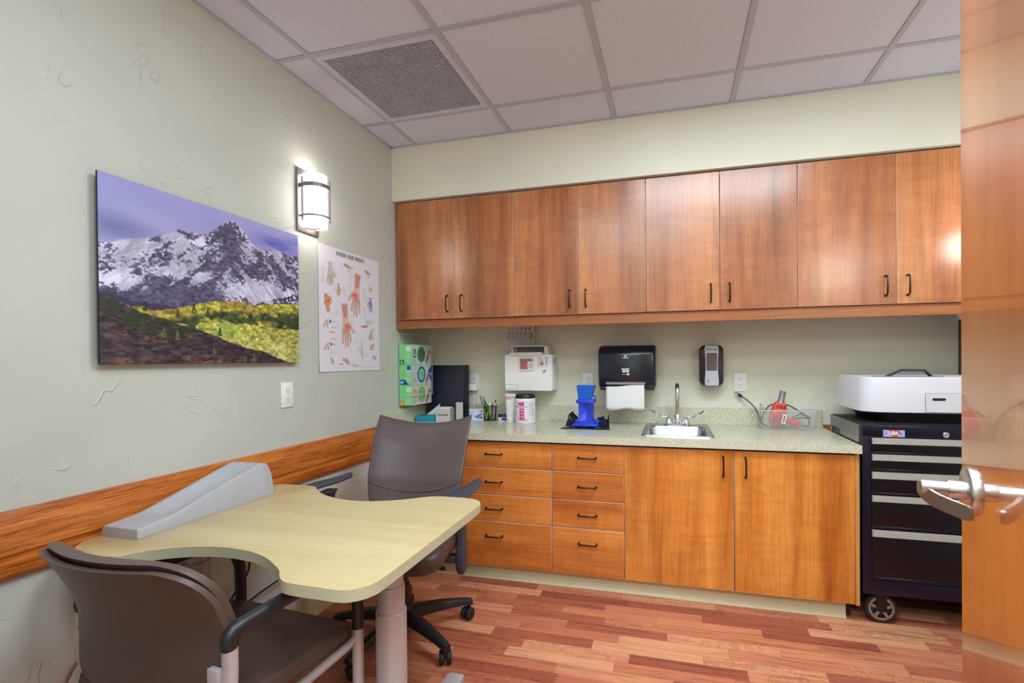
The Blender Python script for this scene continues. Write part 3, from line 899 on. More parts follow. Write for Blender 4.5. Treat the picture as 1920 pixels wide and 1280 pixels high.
    n1 = fbm(U * 55, V * 60, 4, 71, 0.6); n2 = fbm(U * 16, V * 22, 4, 72)
    yel = np.array([184, 182, 74.])[None, None] * (0.30 + 1.25 * n1[..., None])
    org = np.array([160, 128, 68.])[None, None] * (0.35 + 1.1 * n1[..., None])
    grn = np.array([66, 82, 54.])[None, None] * (0.1 + 1.6 * n1[..., None])
    ko = np.clip((fbm(U * 9, V * 26, 3, 75) - 0.52) * 6, 0, 1)[..., None]
    band = np.clip((V - base - 0.035 - 0.03 * n2) / 0.03, 0, 1)
    kg = np.clip(band * np.clip((n2 - 0.36) * 6, 0, 1), 0, 1)[..., None]
    fo = (yel * (1 - ko * 0.7) + org * ko * 0.7) * (1 - kg) + grn * kg
    c.blend(mask(base, 0.006), fo / 255.0)
    asp = prof([(0, 2), (0.37, 2), (0.381, 0.762), (0.414, 0.742), (0.466, 0.737), (0.54, 0.728), (0.589, 0.746), (0.618, 0.727), (0.692, 0.732), (0.769, 0.738), (0.887, 0.747), (1.0, 0.745)], 0.016, 60, 16)
    da = V - asp
    trunk = np.clip((vnoise(U * 330, V * 6, 91) - 0.52) * 5, 0, 1) * np.clip((da - 0.085) / 0.03, 0, 1)
    av = np.array([192, 192, 96.])[None, None] * (0.30 + 1.25 * n1[..., None])
    gz = np.clip((fbm(U * 7, V * 10, 2, 93) - 0.5) * 4, 0, 1)[..., None] * np.clip((0.62 - U) / 0.1, 0, 1)[..., None]
    av = av * (1 - 0.6 * gz) + np.array([120, 160, 78.]) * 0.6 * gz
    av = av * (1 - 0.42 * trunk[..., None]) + np.array([206, 200, 176.]) * 0.42 * trunk[..., None]
    c.blend(mask(asp, 0.006), av / 255.0)
    # shadowed hillside
    hill = prof([(0, 0.643), (0.043, 0.655), (0.111, 0.69), (0.151, 0.715), (0.226, 0.735), (0.285, 0.76), (0.381, 0.783), (0.465, 0.822), (0.558, 0.862), (0.659, 0.90), (0.766, 0.928), (0.885, 0.987), (1, 1.03)], 0.02, 46, 18)
    hv = np.array([66, 56, 62.])[None, None] * (0.15 + 1.55 * fbm(U * 40, V * 70, 4, 81)[..., None])
    c.blend(mask(hill, 0.008), hv / 255.0)
    inh = mask(hill, 0.008)
    trees = np.clip((fbm(U * 30, V * 26, 4, 83, 0.6) - 0.42) * 8, 0, 1) * np.clip((0.13 - (V - hill)) / 0.04, 0, 1) * np.clip((0.42 - U) / 0.1, 0, 1)
    c.blend(inh * trees, np.array([44, 56, 42.]))
    bush = np.clip((fbm(U * 26, V * 40, 4, 85, 0.6) - 0.54) * 9, 0, 1)
    bz = np.exp(-((U - 0.16) / 0.13) ** 2 - ((V - 0.83) / 0.035) ** 2) + np.exp(-((U - 0.42) / 0.14) ** 2 - ((V - 0.985) / 0.03) ** 2) + 0.7 * np.exp(-((U - 0.08) / 0.1) ** 2 - ((V - 0.99) / 0.02) ** 2)
    c.blend(inh * bush * np.clip(bz, 0, 1), np.array([160, 108, 70.]))
    def conifer(u, v, hgt, col):
        for k in range(60):
            t = random.random(); w = hgt * 0.20 * (0.08 + t)
            x = u + (random.random() * 2 - 1) * w; y = v - hgt * (1 - t)
            c.cap((x - 0.002, y), (x + 0.002, y + 0.003), 0.0022, 0.0016, tuple(q * (0.55 + 0.8 * random.random()) for q in col), 0.9)
    for u, v, hgt, col in ((0.155, 0.81, 0.065, (52, 70, 50)), (0.239, 0.85, 0.06, (92, 112, 66)), (0.297, 0.855, 0.052, (96, 120, 66)), (0.165, 0.70, 0.05, (46, 58, 46)), (0.469, 0.95, 0.048, (84, 108, 62)),
                          (0.638, 0.99, 0.042, (78, 104, 58)), (0.69, 0.99, 0.045, (86, 112, 62)), (0.50, 0.82, 0.05, (60, 76, 46)), (0.373, 0.69, 0.06, (52, 68, 42)), (0.06, 0.72, 0.05, (44, 58, 44)), (0.44, 0.70, 0.05, (58, 74, 42)), (0.30, 0.73, 0.05, (56, 70, 44))):
        conifer(u, v, hgt, col)
    c.rect(0.93, 0.985, 0.99, 0.988, (190, 190, 200), 0.5)
    return c

pic = thing('landscape_picture', 'wide frameless photo print of a snowy mountain above yellow aspens, on the wall', 'picture', (0.004, -1.693, 1.564))
b = MB(); b.box((0.018, -0.411, -0.301), (0.0245, 0.411, 0.301), bev=0.001, seg=1); b.build('panel', 'navyedge', pic)
b = MB(); b.box((-0.0035, -0.34, -0.24), (0.018, 0.34, 0.24)); b.build('mounting_frame', 'void', pic)
cv = paint_mountain(); cv.mesh('print', flat_print((0.0252, -0.410, 0.300), (0, 0.820, 0), (0, 0, -0.600)), 'picture', pic)

# -------- anatomy poster
def hand(c, u, v, s, rot, skin, mus=None, mirror=1, outline=(150, 110, 100), arm=0.0, spread=1.0):
    """a drawn hand; s is its length in units of poster height, fingers pointing along rot (0 = down)"""
    A = c.asp
    def P(x, y):
        x *= mirror
        X = (x * math.cos(rot) - y * math.sin(rot)) * s; Y = (x * math.sin(rot) + y * math.cos(rot)) * s
        return (u + X / A, v + Y)
    fingers = [(-0.17, 0.10, -0.25 * spread, 0.50, 0.034), (-0.06, 0.14, -0.09 * spread, 0.62, 0.036), (0.05, 0.13, 0.05 * spread, 0.60, 0.036), (0.15, 0.08, 0.20 * spread, 0.47, 0.032)]
    thumb = [(0.16, -0.16), (0.30, 0.0), (0.40, 0.14)]
    for pas, col in ((0.010, outline), (0.0, skin)):
        for k in range(5):
            t = k / 4; c.cap(P(-0.10 + 0.20 * t, -0.20), P(-0.16 + 0.30 * t, 0.10), (0.05 + pas) * s, (0.05 + pas) * s, col)
        if arm > 0:
            for k in range(4):
                t = k / 3; c.cap(P(-0.11 + 0.22 * t, -0.22 - arm), P(-0.08 + 0.16 * t, -0.2), (0.04 + pas) * s, (0.04 + pas) * s, col)
        for x0, y0, x1, y1, r in fingers: c.cap(P(x0, y0), P(x1, y1), (r + 0.008 + pas) * s, (r - 0.006 + pas) * s, col)
        for p, q in zip(thumb[:-1], thumb[1:]): c.cap(P(*p), P(*q), (0.05 + pas) * s, (0.036 + pas) * s, col)
    for x0, y0, x1, y1, r in fingers:
        c.cap(P(x0, y0 - 0.1), P(x1, y1 - 0.03), 0.006 * s + 0.0008, 0.003 * s + 0.0006, tuple(0.72 * q for q in skin), 0.7)
        for t in (0.35, 0.68):
            xm, ym = x0 + (x1 - x0) * t, y0 + (y1 - y0) * t
            c.cap(P(xm - r * 0.7, ym), P(xm + r * 0.7, ym), 0.004 * s, 0.004 * s, outline, 0.7)
    if mus:
        for k in range(6):
            t = k / 5
            c.cap(P(-0.12 + 0.24 * t, -0.2 - arm), P(-0.06 + 0.12 * t, -0.24 - arm * 0.25), 0.016 * s, 0.010 * s, mus, 0.85)
            c.cap(P(-0.05 + 0.1 * t, -0.16), P(-0.16 + 0.30 * t, 0.12), 0.012 * s, 0.018 * s, tuple(min(255, q * (0.9 + 0.25 * (k % 2))) for q in mus), 0.6)
        c.cap(P(0.08, -0.12), P(0.24, -0.02), 0.06 * s, 0.035 * s, mus, 0.8)
        c.cap(P(0.02, -0.14), P(0.05, 0.04), 0.03 * s, 0.05 * s, mus, 0.5)

def paint_poster():
    c = Canvas(230, 292, (226, 226, 236))
    sk = (222, 190, 168); tan = (206, 178, 146); red = (206, 96, 100); blu = (140, 140, 196); org = (206, 138, 96)
    hand(c, 0.175, 0.215, 0.15, 0.0, (206, 190, 178), None, 1, (120, 104, 98), 0.35)
    hand(c, 0.295, 0.33, 0.085, 0.0, (206, 170, 120), None, 1, (140, 104, 70), 0.3)
    hand(c, 0.58, 0.375, 0.24, 0.12, sk, red, -1, (150, 96, 92), 0.62)
    hand(c, 0.41, 0.645, 0.235, -0.10, sk, red, 1, (150, 96, 92), 0.62)
    hand(c, 0.835, 0.405, 0.12, 0.0, (178, 172, 204), None, -1, (96, 90, 150), 0.2); c.ell((0.835, 0.40), 0.016, 0.03, (96, 110, 190), 0.7)
    # fist
    for k in range(4): c.ell((0.10 + 0.02 * k, 0.405 + 0.006 * k), 0.014, 0.022, org); 
    c.ell((0.125, 0.445), 0.035, 0.045, (212, 150, 108)); c.cap((0.10, 0.46), (0.16, 0.43), 0.014, 0.01, (190, 112, 76)); c.cap((0.125, 0.47), (0.135, 0.505), 0.022, 0.022, (214, 156, 116))
    c.line([(0.175, 0.40), (0.195, 0.43), (0.17, 0.46)], 0.0018, (110, 80, 70))
    # side hands at top
    for (u, v, w) in ((0.46, 0.128, 0.06), (0.80, 0.135, 0.042)):
        c.cap((u - w, v - 0.012), (u + w, v + 0.004), 0.014, 0.008, (196, 170, 150)); c.cap((u - 0.02, v), (u + 0.01, v + 0.035), 0.012, 0.009, (206, 184, 160)); c.cap((u - w, v - 0.014), (u - w * 0.1, v - 0.006), 0.007, 0.004, (186, 110, 104))
    c.ell((0.838, 0.276), 0.024, 0.024, (212, 170, 168)); c.ell((0.838, 0.276), 0.018, 0.018, (232, 206, 204)); c.ell((0.84, 0.274), 0.009, 0.008, (176, 90, 96))
    for (u, v) in ((0.10, 0.61), (0.11, 0.79)):
        c.line([(u - 0.03, v + 0.03), (u, v - 0.005), (u + 0.03, v - 0.02)], 0.010, (216, 172, 146)); c.line([(u + 0.02, v + 0.03), (u + 0.03, v + 0.005)], 0.008, (206, 158, 130)); c.ell((u + 0.067, v - 0.012), 0.0125, 0.0135, (76, 112, 190)); c.line([(u + 0.10, v - 0.012), (u + 0.13, v - 0.012)], 0.0018, (60, 60, 70))
    c.cap((0.16, 0.68), (0.23, 0.685), 0.010, 0.007, (222, 178, 166))
    c.cap((0.67, 0.615), (0.76, 0.61), 0.008, 0.014, (206, 140, 112)); c.cap((0.76, 0.61), (0.79, 0.59), 0.010, 0.006, (214, 158, 130))
    hand(c, 0.835, 0.685, 0.075, 0.35, (214, 166, 140), None, 1, (150, 100, 84), 0.4); c.rect(0.86, 0.715, 0.895, 0.722, (90, 100, 180))
    hand(c, 0.86, 0.785, 0.055, -2.2, (214, 166, 140), None, 1, (150, 100, 84), 0.3); c.rect(0.81, 0.806, 0.89, 0.812, (110, 116, 190))
    hand(c, 0.90, 0.885, 0.05, 1.9, (206, 178, 162), None, 1, (150, 100, 84), 0.2); c.rect(0.925, 0.86, 0.932, 0.915, (110, 116, 190))
    for p, q in (((0.65, 0.78), (0.69, 0.875)), ((0.665, 0.74), (0.69, 0.87)), ((0.62, 0.80), (0.68, 0.88)), ((0.69, 0.86), (0.69, 0.905))): c.cap(p, q, 0.006, 0.005, (206, 200, 196)); c.line([p, q], 0.0012, (120, 112, 110))
    hand(c, 0.18, 0.905, 0.06, -0.7, (214, 190, 176), None, 1, (150, 110, 96), 0.2)
    hand(c, 0.40, 0.915, 0.075, -1.2, (216, 176, 152), (206, 120, 104), 1, (150, 110, 96), 0.3); c.rect(0.30, 0.937, 0.355, 0.943, (60, 70, 170))
    # captions and leader lines
    for (u0, v0, u1, v1, n) in ((0.04, 0.16, 0.11, 0.30, 8), (0.22, 0.16, 0.29, 0.24, 5), (0.33, 0.11, 0.38, 0.14, 2), (0.52, 0.10, 0.62, 0.115, 1), (0.73, 0.12, 0.77, 0.20, 4), (0.22, 0.29, 0.26, 0.37, 5), (0.35, 0.30, 0.42, 0.37, 5), (0.70, 0.27, 0.77, 0.40, 8), (0.47, 0.18, 0.54, 0.25, 4), (0.44, 0.26, 0.52, 0.33, 4), (0.48, 0.44, 0.53, 0.50, 3), (0.70, 0.44, 0.77, 0.55, 6), (0.74, 0.55, 0.90, 0.585, 5),
                               (0.24, 0.49, 0.30, 0.55, 3), (0.47, 0.52, 0.56, 0.62, 5), (0.26, 0.60, 0.33, 0.66, 3), (0.18, 0.635, 0.27, 0.655, 2), (0.17, 0.725, 0.27, 0.745, 2), (0.55, 0.73, 0.62, 0.77, 2), (0.15, 0.84, 0.24, 0.86, 2), (0.44, 0.925, 0.56, 0.945, 2), (0.07, 0.185, 0.2, 0.19, 1), (0.05, 0.372, 0.22, 0.385, 1), (0.77, 0.235, 0.9, 0.245, 1), (0.77, 0.345, 0.9, 0.36, 2), (0.86, 0.62, 0.93, 0.64, 2), (0.74, 0.85, 0.80, 0.875, 2)):
        c.scribble(u0, v0, u1, v1, n, (128, 126, 136), 0.55, r=0.0013)
    c.scribble(0.55, 0.965, 0.97, 0.972, 1, (120, 118, 128), 0.7, r=0.0012); c.rect(0.50, 0.952, 0.60, 0.958, (90, 86, 90), 0.7)
    return c

def serif_title(mb, body, h, org, xd, yd, m):
    """bold slab-serif capitals drawn as strokes; org is the centre of the line"""
    xd = Vector(xd); yd = Vector(yd); zd = xd.cross(yd); org = Vector(org)
    B, t, sf = 0.20, 0.075, 0.34       # stem, hairline, serif width
    def st(x, y0=0, y1=1): return [((x, y0), (x, y1), B), ((x - sf / 2, y0 + t / 2), (x + sf / 2, y0 + t / 2), t), ((x - sf / 2, y1 - t / 2), (x + sf / 2, y1 - t / 2), t)]
    G = {'H': (0.92, st(0.18) + st(0.74) + [((0.18, 0.5), (0.74, 0.5), t)]),
         'A': (0.92, [((0.12, 0), (0.44, 1), t * 1.2), ((0.48, 1), (0.78, 0), B), ((0.24, 0.32), (0.68, 0.32), t), ((0.0, t / 2), (0.26, t / 2), t), ((0.60, t / 2), (0.95, t / 2), t)]),
         'N': (0.96, [((0.14, 0), (0.14, 1), t * 1.2), ((0.16, 1), (0.78, 0), B), ((0.80, 0), (0.80, 1), t * 1.2), ((0.0, t / 2), (0.30, t / 2), t), ((0.0, 1 - t / 2), (0.24, 1 - t / 2), t), ((0.66, 1 - t / 2), (0.96, 1 - t / 2), t)]),
         'D': (0.88, st(0.18) + [((0.18, 1 - t / 2), (0.48, 1 - t / 2), t), ((0.18, t / 2), (0.48, t / 2), t), ((0.46, 0.96), (0.68, 0.78), B * 0.8), ((0.70, 0.82), (0.70, 0.18), B), ((0.46, 0.04), (0.68, 0.22), B * 0.8)]),
         'W': (1.22, [((0.16, 1), (0.36, 0), B), ((0.38, 0), (0.60, 1), t * 1.2), ((0.58, 1), (0.78, 0), B), ((0.80, 0), (1.04, 1), t * 1.2), ((0.0, 1 - t / 2), (0.32, 1 - t / 2), t), ((0.44, 1 - t / 2), (0.74, 1 - t / 2), t), ((0.92, 1 - t / 2), (1.18, 1 - t / 2), t)]),
         'R': (0.92, st(0.18) + [((0.18, 1 - t / 2), (0.5, 1 - t / 2), t), ((0.18, 0.48), (0.5, 0.48), t), ((0.48, 0.95), (0.62, 0.82), B * 0.8), ((0.62, 0.86), (0.62, 0.62), B), ((0.62, 0.64), (0.48, 0.50), B * 0.8), ((0.46, 0.48), (0.74, 0.0), B), ((0.66, t / 2), (0.90, t / 2), t)]),
         'I': (0.40, st(0.18)),
         'S': (0.70, [((0.56, 0.86), (0.40, 0.97), t * 1.3), ((0.40, 0.96), (0.20, 0.88), t * 1.6), ((0.16, 0.84), (0.16, 0.66), B * 0.8), ((0.16, 0.66), (0.50, 0.38), B), ((0.52, 0.36), (0.52, 0.16), B * 0.8), ((0.50, 0.14), (0.30, 0.03), t * 1.6), ((0.30, 0.03), (0.10, 0.14), t * 1.3), ((0.58, 0.72), (0.58, 1.0), t), ((0.08, 0.0), (0.08, 0.3), t)]),
         'T': (0.84, [((0.40, 0), (0.40, 1), B), ((0.22, t / 2), (0.58, t / 2), t), ((0.04, 1 - t / 2), (0.76, 1 - t / 2), t), ((0.06, 0.74), (0.06, 1), t), ((0.74, 0.74), (0.74, 1), t)]), ' ': (0.42, [])}
    tot = sum(G[ch][0] for ch in body); x = -tot / 2
    for ch in body:
        w, strokes = G[ch]
        for (p, q, wd) in strokes:
            p = Vector((p[0] + x, p[1] - 0.5)); q = Vector((q[0] + x, q[1] - 0.5))
            d = (q - p).normalized(); n = Vector((-d.y, d.x)) * wd / 2
            pts = [p - n, q - n, q + n, p + n]
            mb.quad([org + xd * (a.x * h) + yd * (a.y * h) + zd * 0.0003 for a in pts], m)
        x += w

post = thing('anatomy_poster', 'white poster headed HAND AND WRIST with drawings of hands, on the wall', 'poster', (0.0, -0.862, 1.542))
def poster_fn(U, V):
    return (0.004 + 0.004 * np.exp(-((U - 0.0) / 0.08) ** 2) * (V > 0.9) * (V - 0.9) * 10, -0.2585 + 0.517 * U, 0.33 - 0.66 * V)
cv = paint_poster(); cv.mesh('sheet', poster_fn, 'printpaper', post)
b = MB(); serif_title(b, 'HAND AND WRIST', 0.0215, (0.0046, 0.0, 0.33 - 0.0245), (0, 1, 0), (0, 0, 1), 0); b.build('title', 'ink', post, fixn=False)
for sy in (-1, 1):
    b = MB(); b.lathe([(0.0001, 0.0), (0.007, 0.0), (0.006, 0.003), (0.003, 0.005), (0.003, 0.009), (0.0055, 0.012), (0.0001, 0.013)], n=12, mat=Matrix.Translation((0.0046, sy * 0.243, 0.33 - 0.012 - 0.012 * (sy > 0))) @ Matrix.Rotation(PI / 2, 4, 'Y'))
    b.build('push_pin', 'acrylic', post)

# -------- wall sconce
sc = thing('wall_sconce', 'lit half-cylinder glass sconce with brushed metal bars above the poster', 'wall lamp', (0.0, -1.192, 2.05))
b = MB(); b.box((0.001, -0.072, -0.152), (0.012, 0.072, 0.152), bev=0.003); b.box((0.012, -0.045, -0.01), (0.016, -0.037, -0.004)); b.build('back_plate', 'pewter', sc)
b = MB()
R = 0.054; cxs = 0.052
prof = [(R, -0.128), (R, 0.128)]
ang = np.linspace(-PI * 0.72, PI * 0.72, 25)
b.rings([[(cxs + R * math.cos(a), R * math.sin(a), z) for a in ang] for z in (-0.127, 0.127)], closed=False)
b.rings([[(cxs + (R - 0.005) * math.cos(a), (R - 0.005) * math.sin(a), z) for a in ang] for z in (-0.127, 0.127)], closed=False)
for z in (-0.127, 0.127):
    b.rings([[(cxs + r_ * math.cos(a), r_ * math.sin(a), z) for a in ang] for r_ in (R - 0.005, R)], closed=False)
b.build('glass_shade', 'lampglass', sc)
for z, hh in ((0.070, 0.010), (-0.078, 0.0045)):
    b = MB()
    an = np.linspace(-PI * 0.62, PI * 0.62, 21); Rb = R + 0.006
    rr = [[(0.012, s_ * 0.0, 0)] for s_ in ()]
    for a in an:
        rr.append([(cxs + r_ * math.cos(a), r_ * math.sin(a), z + dz) for (r_, dz) in ((Rb, -hh), (Rb + 0.004, -hh), (Rb + 0.004, hh), (Rb, hh))])
    e0 = [(0.012, -0.050, z - hh), (0.012, -0.054, z - hh), (0.012, -0.054, z + hh), (0.012, -0.050, z + hh)]
    e1 = [(0.012, 0.050, z - hh), (0.012, 0.054, z - hh), (0.012, 0.054, z + hh), (0.012, 0.050, z + hh)]
    b.rings([e0] + rr + [e1], smooth=False); b.build('band', 'pewter', sc)
for a in (-1.85, 0.42):
    b = MB(); rr = R + 0.012
    b.box((-0.0035, -0.004, -0.105), (0.0035, 0.004, 0.105), mat=Matrix.Translation((cxs + rr * math.cos(a), rr * math.sin(a), 0)) @ Matrix.Rotation(a, 4, 'Z')); b.build('upright_bar', 'pewter', sc)
b = MB(); b.tube(catmull([(0.012, -0.02, -0.128), (0.045, -0.018, -0.136), (0.075, -0.005, -0.132), (0.082, 0.004, -0.118)], 5), 0.005, 8); b.build('lower_arm', 'pewter', sc)

# -------- duplex outlets
def outlet(label, loc, rz, w=0.072, h=0.117):
    """front faces local -y"""
    o = thing('wall_outlet', label, 'outlet', loc, rz, 'white wall outlets')
    b = MB(); b.box((-w / 2, -0.006, -h / 2), (w / 2, -0.0005, h / 2), bev=0.002); b.build('cover_plate', 'white', o)
    b = MB(); b.box((-0.017, -0.008, -0.034), (0.017, -0.005, 0.034), 0, bev=0.001, seg=1)
    for s in (-1, 1):
        z = s * 0.019
        b.box((-0.0075, -0.0084, z - 0.001), (-0.0055, -0.0078, z + 0.007), 1); b.box((0.0055, -0.0084, z - 0.001), (0.0075, -0.0078, z + 0.006), 1)
        b.lathe([(0.0001, 0.0), (0.0026, 0.0), (0.0026, 0.0006), (0.0001, 0.0006)], n=10, m=1, mat=Matrix.Translation((0, -0.0078, z - 0.0065)) @ Matrix.Rotation(PI / 2, 4, 'X'))
    b.build('receptacle', ['white', 'darkslot'], o)
    return o
o0 = outlet('white outlet on the left wall below the mountain picture', (0.0, -1.332, 1.112), PI / 2)
dup(o0, (0.371, 0.0, 1.117), 0, 'white outlet with a charger plugged in, beside the navy board', 'white wall outlets')
dup(o0, (1.193, 0.0, 1.117), 0, 'white outlet behind the blue plastic stand', 'white wall outlets')
dup(o0, (2.151, 0.0, 1.117), 0, 'white outlet between the soap dispenser and the heat gun plug', 'white wall outlets')

# ================================================================== ON THE BACK WALL
# glove boxes in their wall holder
gh = thing('glove_box_holder', 'clear acrylic wall holder for three glove boxes in the corner', 'holder', (0.0, -0.264, 1.235))
b = MB(); b.box((0.0005, -0.135, -0.203), (0.0025, 0.135, 0.205)); b.box((0.0025, -0.135, -0.203), (0.112, 0.135, -0.2005)); b.box((0.0025, -0.135, 0.2025), (0.112, 0.135, 0.205))
b.box((0.109, -0.134, -0.203), (0.111, 0.134, -0.185)); b.box((0.109, 0.118, -0.2), (0.111, 0.134, 0.2)); b.build('shell', 'acrylic', gh)
for z in (-0.195, 0.15):
    b = MB(); b.tube([(0.001, -0.14, z), (0.001, -0.165, z), (0.001, -0.165, z + 0.05), (0.001, -0.14, z + 0.05)], 0.002, 6); b.build('hanger_wire', 'acrylic', gh)
def glove_front(letter, ring, inner, seed):
    c = Canvas(84, 44, (214, 214, 220)); random.seed(seed)
    c.rect(0, 0, 1, 0.13, (170, 226, 176), 0.8); c.rect(0.86, 0.1, 0.99, 0.9, (206, 200, 196), 0.8); c.rect(0.02, 0.1, 0.17, 0.6, (200, 204, 210))
    for k in range(3): c.line([(0.02, 0.2 + 0.25 * k), (0.98, 0.2 + 0.25 * k)], 0.006, (190, 190, 196), 0.7)
    c.ell((0.47, 0.50), 0.40, 0.40, ring); c.ell((0.47, 0.50), 0.31, 0.31, inner)
    for k in range(26):
        a = random.random() * 6.28; r = random.random() * 0.24
        c.cap((0.47 + r * math.cos(a) / c.asp, 0.5 + r * math.sin(a)), (0.47 + r * math.cos(a + 0.6) / c.asp, 0.5 + r * math.sin(a + 0.6)), 0.03, 0.015, tuple(min(255, q * (0.6 + 0.7 * random.random())) for q in inner), 0.6)
    c.cap((0.86, 0.35), (0.80, 0.65), 0.07, 0.10, (176, 140, 92)); c.cap((0.80, 0.65), (0.72, 0.88), 0.10, 0.07, (150, 112, 66)); c.cap((0.88, 0.28), (0.95, 0.42), 0.06, 0.05, (164, 120, 112))
    c.scribble(0.04, 0.68, 0.22, 0.92, 3, (120, 96, 140), 0.7, r=0.014)
    return c
gb = []
for k, (let, lab, ring, inner, lc) in enumerate((('L', 'top glove box, with a green ring and a letter L', (30, 160, 110), (82, 104, 92), (24, 140, 96)),
                                           ('M', 'middle glove box, with a blue ring and a letter M', (34, 70, 176), (128, 214, 160), (30, 76, 190)),
                                           ('S', 'bottom glove box, with a yellow ring and a letter S', (222, 170, 40), (110, 196, 150), (214, 150, 40)))):
    g = thing('glove_box', lab, 'glove box', (0.006, -0.264, 1.235 + 0.072 - 0.1337 * k), 0, 'glove boxes in the corner holder')
    h0 = -0.066
    b = MB(); b.box((0, -0.127, h0), (0.096, 0.127, h0 + 0.1325), bev=0.001, seg=1); b.build('carton', simple('glove_carton_green', (132, 214, 138), 0.45), g)
    cv = glove_front(let, ring, inner, k)
    cv.mesh('front_print', flat_print((0.0965, -0.1265, h0 + 0.132), (0, 0.253, 0), (0, 0, -0.1315)), 'print', g)
    c2 = Canvas(34, 44, (136, 218, 142)); c2.rect(0.55, 0.08, 0.92, 0.34, (206, 236, 208)); c2.scribble(0.55, 0.4, 0.9, 0.9, 6, (190, 236, 190), 0.8, r=0.015)
    c2.poly([(0.08, 0.72), (0.45, 0.72), (0.75, 0.98), (0.08, 0.98)] if k == 1 else [(0.06, 0.76), (0.40, 0.76), (0.40, 0.97), (0.06, 0.97)], lc)
    if k == 1: c2.rect(0.60, 0.06, 0.9, 0.26, lc)
    c2.mesh('end_print', flat_print((0.001, -0.1278, h0 + 0.132), (0.094, 0, 0), (0, 0, -0.1315)), 'print', g)
    b = MB()
    if k == 1:
        b.prism_axis([(0.085, 0.02), (0.1265, 0.06), (0.1265, -0.06), (0.10, -0.02)], 0.0967, 0.0971, 'x', 0); b.text(let, 0.026, (0.0975, 0.114, 0.0), (0, 1, 0), (0, 0, 1), 1, bold=0.001)
    else:
        b.box((0.0967, -0.115, -0.02), (0.0971, -0.075, 0.035), 0); b.text(let, 0.045, (0.0975, -0.095, 0.008), (0, 1, 0), (0, 0, 1), 1, bold=0.0015)
    b.build('size_mark', [simple('size_mark_' + let, lc, 0.5), 'inkwhite'], g, fixn=False)
    b = MB(); b.text(let, 0.024, (0.022, -0.1282, -0.05), (1, 0, 0), (0, 0, 1), 0, bold=0.0012); b.build('end_letter', 'inkwhite', g, fixn=False)

# sharps container with the chart tucked behind it
c = Canvas(90, 96, (214, 211, 213))
for k, q in enumerate(((206, 206, 74), (232, 170, 96), (120, 190, 160), (120, 140, 190), (124, 110, 176), (176, 70, 84))):
    c.ell((0.16 + 0.135 * k, 0.30), 0.032, 0.032, q); c.ell((0.16 + 0.135 * k, 0.30), 0.015, 0.015, tuple(v * 0.8 for v in q))
    c.scribble(0.11 + 0.135 * k, 0.37, 0.21 + 0.135 * k, 0.43, 3, (180, 80, 90), 0.7, r=0.005); c.scribble(0.11 + 0.135 * k, 0.43, 0.21 + 0.135 * k, 0.53, 4, (140, 136, 150), 0.7, r=0.005)
c.line([(0.1, 0.37), (0.93, 0.37), (0.93, 0.54), (0.1, 0.54), (0.1, 0.37)], 0.003, (150, 146, 156)); c.rect(0.84, 0.38, 0.93, 0.53, (140, 140, 144), 0.7)
c.rect(0.42, 0.70, 0.70, 0.715, (90, 86, 92), 0.8); c.line([(0.22, 0.80), (0.26, 0.84), (0.20, 0.88)], 0.006, (70, 66, 72)); c.line([(0.26, 0.84), (0.31, 0.84)], 0.006, (70, 66, 72))
def chart_fn(U, V):
    return (-0.113 + 0.222 * U + 0.004 * np.sin(V * 5), -0.006 - 0.05 * np.clip(0.5 - V, 0, 1) ** 1.5 - 0.01 * U * (1 - V), 0.15 - 0.30 * V)
o = c.mesh('paper_chart', chart_fn, 'printpaper'); o.location = (0.715, -0.002, 1.42)
tag(o, 'curling paper chart with coloured dots tucked behind the sharps box', 'chart')

sh = thing('sharps_container', 'white wall-mounted sharps container with a red window', 'sharps container', (0.8185, 0.0, 1.182))
b = MB()
hw, hh, dp = 0.1665, 0.122, 0.150
fr = [(p[0], p[1]) for p in rrect(-hw, -hh, hw, hh, 0.012, 4)]
def ringy(s, y): return [(p[0] * s, y, p[1] * s) for p in fr]
b.rings([ringy(1.0, -0.002), ringy(1.0, -0.125), ringy(0.995, -0.142), ringy(0.975, -0.150)], smooth=True)
b.box((-hw + 0.004, -0.1506, -hh + 0.010), (-hw + 0.095, -0.1498, -hh + 0.042), 1); b.box((-hw + 0.006, -0.1509, -hh + 0.012), (-hw + 0.093, -0.1502, -hh + 0.040), 0)
for k in range(7): b.box((hw - 0.0005, -0.12, 0.055 + 0.007 * k), (hw + 0.0008, -0.06, 0.058 + 0.007 * k), 1)
b.build('housing', ['white', 'greyslot'], sh, sharp=50)
b = MB()
b.box((-0.122, -0.135, hh), (0.118, -0.01, hh + 0.006)); b.box((-0.122, -0.135, hh + 0.05), (0.118, -0.01, hh + 0.058), bev=0.001, seg=1)
b.box((-0.122, -0.135, hh), (-0.112, -0.01, hh + 0.058)); b.box((0.106, -0.135, hh), (0.130, -0.01, hh + 0.056), bev=0.002)
b.box((-0.122, -0.03, hh), (0.118, -0.01, hh + 0.056), 1)
b.build('drop_hopper', ['offwhite', 'greyslot'], sh)
b = MB(); b.box((-0.128, -0.160, hh - 0.012), (0.098, -0.140, hh + 0.012), bev=0.003)
for x in (-0.08, 0.05): b.lathe([(0.0001, 0), (0.003, 0), (0.0001, 0.001)], n=8, m=1, mat=Matrix.Translation((x, -0.1605, hh)) @ Matrix.Rotation(PI / 2, 4, 'X'))
b.build('flap', ['offwhite', 'greyslot'], sh)
b = MB()
o_ = rrect(-0.055, 0.010, 0.055, 0.104, 0.010, 4); i_ = rrect(-0.043, 0.022, 0.043, 0.092, 0.006, 4)
